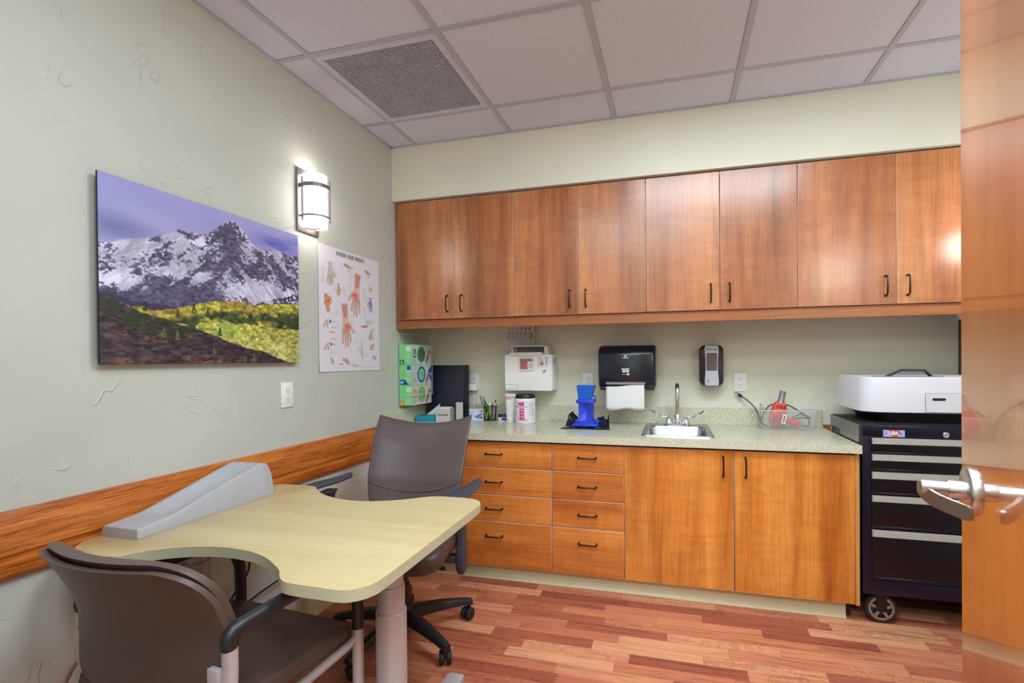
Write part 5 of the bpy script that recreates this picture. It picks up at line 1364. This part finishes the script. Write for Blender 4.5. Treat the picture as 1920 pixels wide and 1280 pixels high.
for x in (0.085, W_ - 0.085):
    for y in (0.040, D_ - 0.06):
        r = 0.070
        cs = bpy.data.objects.new('caster', None); bpy.data.objects.remove(cs)
        b = MB(); b.box((x - 0.05, y - 0.03, 0.140), (x + 0.05, y + 0.04, 0.146)); b.prism_axis([(x - 0.022, 0.142), (x - 0.022, 0.066), (x - 0.016, 0.056), (x + 0.016, 0.056), (x + 0.022, 0.066), (x + 0.022, 0.142)], y - 0.022, y - 0.019, 'y'); b.prism_axis([(x - 0.022, 0.142), (x - 0.022, 0.056), (x + 0.022, 0.056), (x + 0.022, 0.142)], y + 0.019, y + 0.022, 'y')
        fk = b.build('caster', 'cabinet_dark', tc_)
        if y > 0.1 : rim = 'alu'
        Rm = Matrix.Translation((x, y, r)) @ Matrix.Rotation(PI / 2, 4, 'X')
        b = MB(); b.lathe([(0.054, -0.016), (0.066, -0.016), (0.070, -0.010), (0.070, 0.010), (0.066, 0.016), (0.054, 0.016)], n=36, mat=Rm, cap0=False, cap1=False); b.build('tyre', 'rubber', fk)
        b = MB(); b.lathe([(0.044, 0.0165), (0.055, 0.0165), (0.055, -0.0165), (0.044, -0.0165)], n=36, mat=Rm, cap0=False, cap1=False); b.lathe([(0.0001, 0.0175), (0.016, 0.0175), (0.018, 0.012), (0.018, -0.0165), (0.0001, -0.0165)], n=20, mat=Rm)
        for k in range(5):
            a = PI / 2 + 2 * PI * k / 5
            b.box((0.014, -0.007, 0.008), (0.046, 0.007, 0.0165), mat=Rm @ Matrix.Rotation(a, 4, 'Z'))
        b.lathe([(0.0001, 0.0), (0.045, 0.0), (0.045, 0.003), (0.0001, 0.003)], n=30, m=1, mat=Rm); b.build('rim', ['steel', 'darkslot'], fk)

mc = thing('therapy_machine', 'large white tabletop machine with a dark carry handle on the tool chest', 'machine', (2.945, -0.380, TH + 0.0035))
b = MB()
base = [(-0.23, -0.155), (-0.19, -0.175), (0.30, -0.175), (0.30, 0.19), (-0.20, 0.19), (-0.24, 0.15)]
top_ = [(-0.285, -0.06), (-0.255, -0.145), (-0.21, -0.187), (0.31, -0.187), (0.31, 0.20), (-0.27, 0.20)]
b.rings([[(p[0] * s_, p[1] * s_, z) for p in [(-0.255, -0.09), (-0.225, -0.145), (-0.17, -0.165), (0.30, -0.165), (0.30, 0.19), (-0.26, 0.19)]] for (s_, z) in ((0.86, 0.0), (0.90, 0.02), (0.98, 0.055), (1.0, 0.075))], smooth=False); b.build('base_shell', 'machbase', mc)
b = MB()
def outl(k, z, sl): 
    pts = [(-0.304, 0.20), (-0.306, -0.105), (-0.301, -0.128), (-0.287, -0.150), (-0.265, -0.166), (-0.235, -0.176), (-0.19, -0.180), (0.33, -0.180), (0.33, 0.20)]
    return [(p[0] * k, p[1] * k, z + sl * max(0.0, (p[1] + 0.16)) * 0.0 + (0.030 * max(0, -p[0] - 0.15) / 0.15 if sl else 0)) for p in pts]
b.rings([outl(0.985, 0.050, 0), outl(1.0, 0.053, 0), outl(0.985, 0.212, 0), outl(0.975, 0.218, 0), outl(0.93, 0.2205, 0)], smooth=True)
b.box((0.20, -0.10, 0.219), (0.225, -0.09, 0.2225), 1); b.lathe([(0.0001, 0), (0.006, 0), (0.0001, 0.001)], n=10, m=1, mat=Matrix.Translation((-0.288, -0.06, 0.10)) @ Matrix.Rotation(-PI / 2, 4, 'Y'))
b.build('shell', ['mach', 'darkslot'], mc, sharp=32)
b = MB(); b.box((-0.045, -0.1825, 0.055), (0.31, -0.1795, 0.143), bev=0.001, seg=1); pl_ = b.build('access_door', 'mach', mc)
b = MB(); b.box((-0.0475, -0.1812, 0.0535), (0.31, -0.1790, 0.1455)); b.build('door_gap', 'greyslot', mc)
b = MB(); b.prism_axis(rrect(-0.02, 0.110, 0.034, 0.1225, 0.006, 4), -0.1835, -0.1822, 'y'); b.build('latch_slot', 'darkslot', pl_)
b = MB()
hp = [(-0.185, -0.10, 0.219), (-0.165, -0.10, 0.226), (-0.115, -0.10, 0.252), (-0.015, -0.10, 0.251), (0.010, -0.10, 0.222), (0.016, -0.10, 0.219)]
b.tube(hp, [0.006, 0.0075, 0.0072, 0.0072, 0.0085, 0.007], 8, flat=(1.6, 0.8)); b.box((-0.24, -0.115, 0.2195), (0.06, -0.085, 0.2225), bev=0.001, seg=1); b.build('carry_handle', 'darkhandle', mc)

# ================================================================== TABLE
ZT = 0.735
out = [(0.039, -2.105), (0.043, -2.1625), (0.0885, -2.21), (0.130, -2.228), (0.200, -2.229), (0.257, -2.224), (0.280, -2.210), (0.3125, -2.170), (0.365, -2.135), (0.4265, -2.111), (0.501, -2.0985), (0.597, -2.105), (0.677, -2.130), (0.7415, -2.165), (0.778, -2.189),
       (0.806, -2.217), (0.834, -2.235), (0.871, -2.241), (0.944, -2.242), (0.988, -2.243), (1.015, -2.238), (1.038, -2.222), (1.054, -2.197), (1.061, -2.160), (1.062, -2.026), (1.062, -1.85), (1.061, -1.70), (1.060, -1.565), (1.052, -1.5325), (1.030, -1.502), (0.984, -1.486),
       (0.90, -1.485), (0.842, -1.490), (0.792, -1.523), (0.7315, -1.567), (0.6615, -1.598), (0.59, -1.612), (0.506, -1.6075), (0.431, -1.584), (0.359, -1.5455), (0.3095, -1.505), (0.274, -1.473), (0.2485, -1.465), (0.160, -1.466), (0.09, -1.474), (0.052, -1.50), (0.040, -1.56), (0.039, -1.80)]
tb_ = thing('therapy_table', 'pale maple table with curved cut-outs on both long sides and grey columns', 'table', (0.5, -1.87, 0))
pts = [(p.x - 0.5, p.y + 1.87) for p in catmull([(x, y, 0) for x, y in out], 3, True)]
b = MB(); b.prism(pts, ZT - 0.0295, ZT, 0, 1, bev=0.0025); b.build('tabletop', ['maple', 'mapleedge'], tb_, sharp=30)
for x in (0.115, 0.892):
    b = MB()
    b.lathe([(0.0465, 0.028), (0.0465, 0.488), (0.0445, 0.490), (0.0415, 0.490), (0.0415, 0.566), (0.040, 0.568), (0.0375, 0.568), (0.0375, ZT - 0.06)], (x - 0.5, 0, 0), 32); b.build('column', 'silver', tb_)
    b = MB(); b.prism(rrect(x - 0.5 + (-0.034 if x < 0.5 else -0.012), -0.43, x - 0.5 + (0.034 if x < 0.5 else 0.056), 0.415, 0.012, 4), 0.004, 0.030, bev=0.004); b.box((x - 0.53, -0.40, 0), (x - 0.47, -0.37, 0.006)); b.box((x - 0.53, 0.36, 0), (x - 0.47, 0.39, 0.006)); b.build('foot', 'silver', tb_)
b = MB(); b.box((-0.385, -0.035, ZT - 0.075), (0.392, 0.035, ZT - 0.030)); b.box((-0.42, -0.20, ZT - 0.055), (-0.34, 0.20, ZT - 0.030)); b.box((0.35, -0.20, ZT - 0.055), (0.43, 0.20, ZT - 0.030)); b.build('under_frame', 'silver', tb_)

# grey moulded arm trough on the table
at_ = thing('arm_trough', 'grey moulded arm rest rising to a rounded end on the table by the wall', 'arm rest', (0.118, -1.86, ZT))
b = MB()
ks = [(-0.2535, 0.026), (-0.252, 0.030), (-0.20, 0.034), (-0.150, 0.039), (-0.135, 0.0425), (-0.115, 0.0485), (-0.06, 0.0640), (0.0, 0.0810), (0.06, 0.0980), (0.12, 0.1150), (0.155, 0.1250), (0.180, 0.1320), (0.200, 0.1345), (0.218, 0.1310), (0.233, 0.116), (0.243, 0.092), (0.249, 0.060), (0.252, 0.030), (0.254, 0.0)]
rs = []
hw = 0.072
for y, z in ks:
    t = min(1.0, max(0.0, (y + 0.16) / 0.05)) * min(1.0, max(0.0, (0.190 - y) / 0.05)); dp = 0.020 * t
    zz = max(z, 0.0015); cr = min(0.006, zz * 0.4)
    rs.append([(-hw, y, 0.0005), (-hw, y, zz - cr), (-hw + 0.003, y, zz), (-hw + 0.018, y, zz), (-hw + 0.030, y, zz - dp * 0.55), (-0.012, y, zz - dp), (0.012, y, zz - dp), (hw - 0.030, y, zz - dp * 0.55), (hw - 0.018, y, zz), (hw - 0.004, y, zz), (hw, y, zz - cr), (hw, y, 0.0005)])
b.rings(rs); b.build('moulding', 'greyfoam', at_, sharp=38)

# cable below the table
b = MB(); b.tube(catmull([(0.07, -1.60, 0.662), (0.05, -1.585, 0.60), (0.035, -1.576, 0.44), (0.035, -1.592, 0.385), (0.038, -1.64, 0.349), (0.06, -1.74, 0.27), (0.075, -1.76, 0.245), (0.06, -1.70, 0.245), (0.04, -1.575, 0.276), (0.035, -1.40, 0.294), (0.03, -1.25, 0.31), (0.02, -1.10, 0.33), (0.012, -1.02, 0.33)], 8), 0.0042, 8)
tag(b.build('power_cable', 'cord'), 'thin black cable hanging below the maple table along the wall', 'cable')

# ================================================================== TASK CHAIR
tkc = thing('task_chair', 'taupe high-back swivel task chair between the table and the drawers', 'chair', (0.545, -1.238, 0.0), math.radians(9.5))
def backf(u, v, front=True):
    # u across -1..1, v up 0..1
    w = np.interp(v, [0, 0.08, 0.2, 0.33, 0.45, 0.7, 1.0], [0.150, 0.176, 0.206, 0.226, 0.234, 0.242, 0.246])
    ztop = 0.936 + 0.050 * abs(u) ** 2.0
    z = 0.44 + (ztop - 0.44) * v + (0.0)
    y0 = np.interp(v, [0, 0.25, 0.5, 0.8, 1.0], [0.140, 0.150, 0.182, 0.262, 0.340])
    y = y0 - 0.040 * u * u
    th = 0.052 * (1 - 0.55 * abs(u) ** 6) * (1 - 0.5 * max(0, (v - 0.9) / 0.1) ** 2)
    e = 1 - max(0, abs(u) - 0.9) / 0.1 * 0.25
    return Vector((u * w + 0.006, y - (th / 2 if front else -th / 2) * (e if front else 1), z))
b = MB()
NU, NV = 28, 30
vf = b.grid(lambda u, v: backf(u * 2 - 1, v, True), NU, NV); vb = b.grid(lambda u, v: backf(u * 2 - 1, v, False), NU, NV)
for i in range(NU):
    b._face([vf[i][0], vf[i + 1][0], vb[i + 1][0], vb[i][0]], 0, True); b._face([vf[i][NV], vf[i + 1][NV], vb[i + 1][NV], vb[i][NV]], 0, True)
for j in range(NV):
    b._face([vf[0][j], vf[0][j + 1], vb[0][j + 1], vb[0][j]], 0, True); b._face([vf[NU][j], vf[NU][j + 1], vb[NU][j + 1], vb[NU][j]], 0, True)
bk = b.build('backrest', 'leather', tkc, sharp=75)
bv = bk.modifiers.new('soft_edge', 'BEVEL'); bv.width = 0.007; bv.segments = 3; bv.limit_method = 'ANGLE'; bv.angle_limit = math.radians(50)
b = MB(); b.tube([backf(u, 0.455 - 0.075 * (1 - u * u)) + Vector((0, -0.001, 0)) for u in np.linspace(-0.985, 0.985, 30)], 0.0032, 6); b.build('piping', 'leather', bk)
for s in (-1, 1):
    b = MB(); b.tube([backf(s * 0.93, v) + Vector((0, -0.0008, 0)) for v in np.linspace(0.02, 0.985, 30)], 0.0016, 6); b.build('seam', 'leather', bk)
b = MB()
def seat_ring(k, z): return [(p[0] * k, p[1] * k - 0.045, z - 0.02 * max(0, (-p[1] - 0.15) / 0.1)) for p in rrect(-0.255, -0.24, 0.255, 0.24, 0.09, 7)]
b.rings([seat_ring(0.90, 0.418), seat_ring(0.985, 0.426), seat_ring(1.0, 0.45), seat_ring(0.985, 0.478), seat_ring(0.93, 0.492), seat_ring(0.6, 0.497)]); b.build('seat', 'leather2', tkc, sharp=60)
b = MB(); b.box((-0.09, -0.16, 0.362), (0.09, 0.13, 0.416), bev=0.012); b.box((-0.045, 0.10, 0.372), (0.045, 0.21, 0.40), bev=0.008); b.box((-0.04, 0.175, 0.372), (0.04, 0.215, 0.53), bev=0.008); b.build('mechanism', 'blackpl', tkc)
b = MB(); b.lathe([(0.0001, 0.055), (0.028, 0.055), (0.028, 0.25), (0.022, 0.252), (0.022, 0.31), (0.016, 0.312), (0.016, 0.366), (0.0001, 0.366)], n=24); b.build('gas_lift', 'blackpl', tkc)
b = MB(); b.tube([(0.06, 0.03, 0.385), (0.085, 0.045, 0.345), (0.095, 0.055, 0.318)], 0.006, 8); b.tube([(0.075, 0.055, 0.318), (0.11, 0.06, 0.308), (0.16, 0.068, 0.292), (0.178, 0.07, 0.286)], [0.010, 0.018, 0.019, 0.012], 10, flat=(1.0, 0.5)); b.build('tilt_lever', 'armgrey', tkc)
def pad_mesh(x, yaw, dh=0.0):
    b = MB(); rs = []
    cy_, sy_ = math.cos(yaw), math.sin(yaw)
    for y, w, dz in ((-0.130, 0.020, -0.012), (-0.122, 0.034, -0.004), (-0.09, 0.044, 0.002), (-0.03, 0.045, 0.006), (0.04, 0.040, 0.006), (0.09, 0.032, 0.008), (0.135, 0.024, 0.014), (0.147, 0.014, 0.016)):
        rs.append([(x + w * math.cos(a) * cy_ - y * sy_, w * math.cos(a) * sy_ + y * cy_, 0.694 + dh + dz + 0.0125 * math.sin(a)) for a in np.linspace(0, 2 * PI, 14, endpoint=False)])
    b.rings(rs); return b
for x in (-0.375, 0.298):
    s = -1 if x < 0 else 1
    px = x - s * 0.018
    b = MB()
    b.rings([[(px + p[0] * k - s * (0.69 - z) * 0.02, p[1] * k * 1.3, z) for p in rrect(-0.018, -0.022, 0.018, 0.022, 0.010, 4)] for (z, k) in ((0.40, 0.95), (0.52, 0.95), (0.62, 1.0), (0.652, 1.3), (0.664, 1.7))])
    b.rings([[(px + p[0] * k - s * 0.006, p[1] * k * 1.2, z) for p in rrect(-0.022, -0.026, 0.022, 0.026, 0.012, 4)] for (z, k) in ((0.300, 0.45), (0.308, 0.75), (0.335, 1.0), (0.42, 1.0), (0.437, 0.9))])
    b.box((s * 0.06, -0.022, 0.352), (px, 0.022, 0.386), bev=0.006)
    arm = b.build('armrest', 'armgrey', tkc, sharp=60)
    pad_mesh(x, math.radians(-24 if x < 0 else -10), 0.0 if x < 0 else -0.024).build('arm_pad', 'armgrey', arm, sharp=60)
b = MB(); b.lathe([(0.0001, 0.060), (0.040, 0.060), (0.044, 0.075), (0.042, 0.135), (0.034, 0.150), (0.0001, 0.150)], n=28); b.build('base_hub', 'blackpl', tkc)
for k in range(5):
    a = math.radians(-27 + 72 * k - 9.5); ca, sa = math.cos(a), math.sin(a)
    def Q(r, t, z): return (ca * r - sa * t, sa * r + ca * t, z)
    b = MB(); rs = []
    for r, w, z0, z1 in ((0.030, 0.030, 0.085, 0.136), (0.10, 0.026, 0.086, 0.132), (0.19, 0.022, 0.083, 0.122), (0.27, 0.019, 0.078, 0.106), (0.315, 0.018, 0.070, 0.096), (0.332, 0.015, 0.066, 0.090)):
        rs.append([Q(r, -w, z0), Q(r, -w * 0.92, z1 - 0.006), Q(r, -w * 0.6, z1), Q(r, w * 0.6, z1), Q(r, w * 0.92, z1 - 0.006), Q(r, w, z0)])
    b.rings(rs); lg = b.build('leg', 'blackpl', tkc, sharp=45)
    b = MB(); r0 = 0.316; wr = 0.0285
    b.tube([Q(r0, 0, 0.045), Q(r0, 0, 0.085)], 0.010, 10)
    sw = 0.6 * (1 if k % 2 else -1)
    tdir = Vector((math.cos(a + sw), math.sin(a + sw), 0)); ax = Vector((-tdir.y, tdir.x, 0)); cen = Vector(Q(r0, 0, wr)) - tdir * 0.012
    for s in (-1, 1):
        Tm = Matrix((tdir, Vector((0, 0, 1)), ax * s)).transposed().to_4x4(); Tm.translation = cen + ax * s * 0.006
        b.lathe([(0.006, 0.0), (wr - 0.003, 0.0), (wr, 0.003), (wr, 0.015), (wr - 0.004, 0.019), (0.0001, 0.019)], n=24, mat=Tm, cap0=True)
    b.box((cen.x - 0.012, cen.y - 0.012, 0.028), (cen.x + 0.012, cen.y + 0.012, 0.050), bev=0.003)
    b.build('caster', 'rubber', lg, sharp=50)

# ================================================================== GUEST CHAIR
gc = thing('guest_chair', 'brown guest chair, silver-legged with rounded back, under the near side of the table', 'chair', (0.495, -2.381, 0.0), -0.089)
def shellf(u, v, off=0.0, z0=0.50, zt=0.825, hw=0.276, rt=0.10, rb=0.11):
    z = z0 + (zt - z0) * v
    w = hw
    if z > zt - rt: w = hw - rt * 0.9 + 0.9 * math.sqrt(max(0.0, rt ** 2 - (z - (zt - rt)) ** 2))
    if z < z0 + rb: w = hw - rb + math.sqrt(max(0.0, rb ** 2 - (z0 + rb - z) ** 2))
    x = u * w
    fl = 0.077 * max(0.0, (z - 0.625) / 0.20) ** 1.45
    return Vector((x, 0.071 * (x / 0.276) ** 2 - fl + off, z))
def shell_mesh(o0, o1, puff, **kw):
    b = MB(); nu, nv = 30, 26
    vv = [0.5 - 0.5 * math.cos(PI * j / nv) for j in range(nv + 1)]
    def P(u, v, o): return shellf(u * 2 - 1, 0.5 - 0.5 * math.cos(PI * v), o, **kw)
    def pf(u, v): 
        e = (1 - abs(u * 2 - 1) ** 6) * math.sin(PI * min(max(v, 0), 1)) ** 0.35
        return P(u, v, o1 + puff * e)
    A = b.grid(lambda u, v: P(u, v, o0), nu, nv); B = b.grid(pf, nu, nv)
    for i in range(nu):
        for j in (0, nv): b._face([A[i][j], A[i + 1][j], B[i + 1][j], B[i][j]], 0, True)
    for j in range(nv):
        for i in (0, nu): b._face([A[i][j], A[i][j + 1], B[i][j + 1], B[i][j]], 0, True)
    bmesh.ops.remove_doubles(b.bm, verts=b.bm.verts[:], dist=0.0006)
    return b
sb = shell_mesh(0.0, 0.016, 0.0).build('back_shell', 'leather2', gc, sharp=75)
bv = sb.modifiers.new('soft_edge', 'BEVEL'); bv.width = 0.006; bv.segments = 3; bv.limit_method = 'ANGLE'; bv.angle_limit = math.radians(50)
pb = shell_mesh(0.022, 0.042, 0.022, z0=0.51, zt=0.838, hw=0.268, rt=0.10, rb=0.10).build('back_cushion', 'leather2', gc, sharp=75)
bv = pb.modifiers.new('soft_edge', 'BEVEL'); bv.width = 0.010; bv.segments = 3; bv.limit_method = 'ANGLE'; bv.angle_limit = math.radians(50)
b = MB()
def gs(k, z, dz=0.0): return [(p[0] * k, p[1] * k + 0.275, z - 0.035 * max(0, (p[1] - 0.12) / 0.13) ** 2) for p in rrect(-0.255, -0.235, 0.255, 0.235, 0.05, 6)]
b.rings([gs(0.93, 0.418), gs(0.99, 0.425), gs(1.0, 0.445), gs(0.985, 0.468), gs(0.94, 0.478), gs(0.6, 0.484)]); b.build('seat', 'leather2', gc, sharp=60)
b = MB(); b.box((-0.20, 0.08, 0.400), (0.20, 0.44, 0.418), bev=0.004); b.build('seat_pan', 'blackpl', gc)
for s in (-1, 1):
    x = 0.284 if s > 0 else -0.250
    yf = 0.492
    b = MB()
    ap = catmull([(x, 0.070, 0.625), (x, 0.068, 0.645), (x, 0.085, 0.660), (x, 0.14, 0.664), (x, 0.30, 0.668), (x - s * 0.004, 0.40, 0.664), (x - s * 0.010, 0.455, 0.640), (x - s * 0.016, 0.485, 0.59), (x - s * 0.018, yf, 0.53), (x - s * 0.018, yf, 0.445)], 5)
    b.tube(ap, 0.0172, 14); b.build('armrest', 'blackpl', gc)
    b = MB(); b.tube([(x - s * 0.018, yf, 0.447), (x - s * 0.018, yf, 0.3), (x - s * 0.016, yf + 0.006, 0.0)], 0.0165, 16); fl_ = b.build('leg', 'silver', gc)
    b = MB(); b.tube(catmull([(x, 0.070, 0.627), (x, 0.070, 0.56), (x, 0.064, 0.515), (x + s * 0.022, 0.025, 0.44), (x + s * 0.07, -0.12, 0.0)], 6), 0.0165, 16); b.build('leg', 'silver', gc)
    b = MB(); b.tube(catmull([(x - s * 0.018, yf, 0.422), (x - s * 0.024, yf - 0.05, 0.405), (x - s * 0.03, 0.25, 0.392), (x - s * 0.012, 0.06, 0.41)], 6), 0.0125, 12); b.build('seat_rail', 'silver', gc)
    b = MB(); b.box((x - s * 0.040, 0.045, 0.50), (x - s * 0.006, 0.060, 0.585), bev=0.003); b.build('back_bracket', 'silver', gc)

for p in PROTO: bpy.data.objects.remove(p)

# ================================================================== LIGHT
def area(name, loc, sx, sy, power, color=(1, 1, 1), rot=(0, 0, 0), spread=PI):
    l = bpy.data.lights.new(name, 'AREA'); l.shape = 'RECTANGLE'; l.size = sx; l.size_y = sy; l.energy = power; l.color = color; l.spread = spread
    o = bpy.data.objects.new(name, l); COL.objects.link(o); o.location = loc; o.rotation_euler = rot
    return o
COOL = (0.80, 0.92, 1.0)
area('ceiling_troffer_light', (2.064, -1.687, H - 0.004), 1.20, 0.58, 44, COOL)
area('ceiling_troffer_light', (1.436, -2.70, H - 0.004), 1.20, 0.50, 26, COOL)
area('corridor_fill_light', (1.6, -4.1, H - 0.01), 2.2, 0.7, 110, COOL)  # unseen lamp added as fill through the doorway, reaching under the wall cabinets
def point(name, loc, power, r, color=(1, 0.97, 0.93)):
    l = bpy.data.lights.new(name, 'POINT'); l.energy = power; l.shadow_soft_size = r; l.color = color
    o = bpy.data.objects.new(name, l); COL.objects.link(o); o.location = loc
    return o
point('right_wall_sconce_light', (XR - 0.09, -0.72, 1.85), 5, 0.08)
point('right_wall_sconce_light', (XR - 0.10, -2.75, 2.08), 16, 0.10)

w = bpy.data.worlds.new('building_interior'); SC.world = w; w.use_nodes = True
w.node_tree.nodes['Background'].inputs[0].default_value = (0.9, 0.9, 0.92, 1); w.node_tree.nodes['Background'].inputs[1].default_value = 0.5

# ================================================================== CAMERA
cam = bpy.data.cameras.new('camera'); co = bpy.data.objects.new('camera', cam); COL.objects.link(co)
cam.sensor_fit = 'HORIZONTAL'; cam.sensor_width = 36.0; cam.lens = 900.67 / 1920 * 36.0
cam.shift_x = -69.22 / 1920; cam.shift_y = 39.78 / 1920
cam.clip_start = 0.02
p_, r_, y_ = -0.00613, 0.00824, 0.2547
Rz = Matrix.Rotation(y_, 3, 'Z'); Rx = Matrix.Rotation(p_, 3, 'X'); Ry = Matrix.Rotation(r_, 3, 'Y')
R_ = Rz @ Rx @ Ry
right, fwd, up = R_.col[0], R_.col[1], R_.col[2]
Mc = Matrix((right, up, -fwd)).transposed().to_4x4(); Mc.translation = Vector((1.75340, -3.19453, 1.26555))
co.matrix_world = Mc
SC.camera = co
SC.view_settings.view_transform = 'Standard'; SC.view_settings.look = 'None'; SC.view_settings.gamma = 1.0; SC.view_settings.use_curve_mapping = False
SC.view_settings.exposure = -0.06
SC.cycles.max_bounces = 8
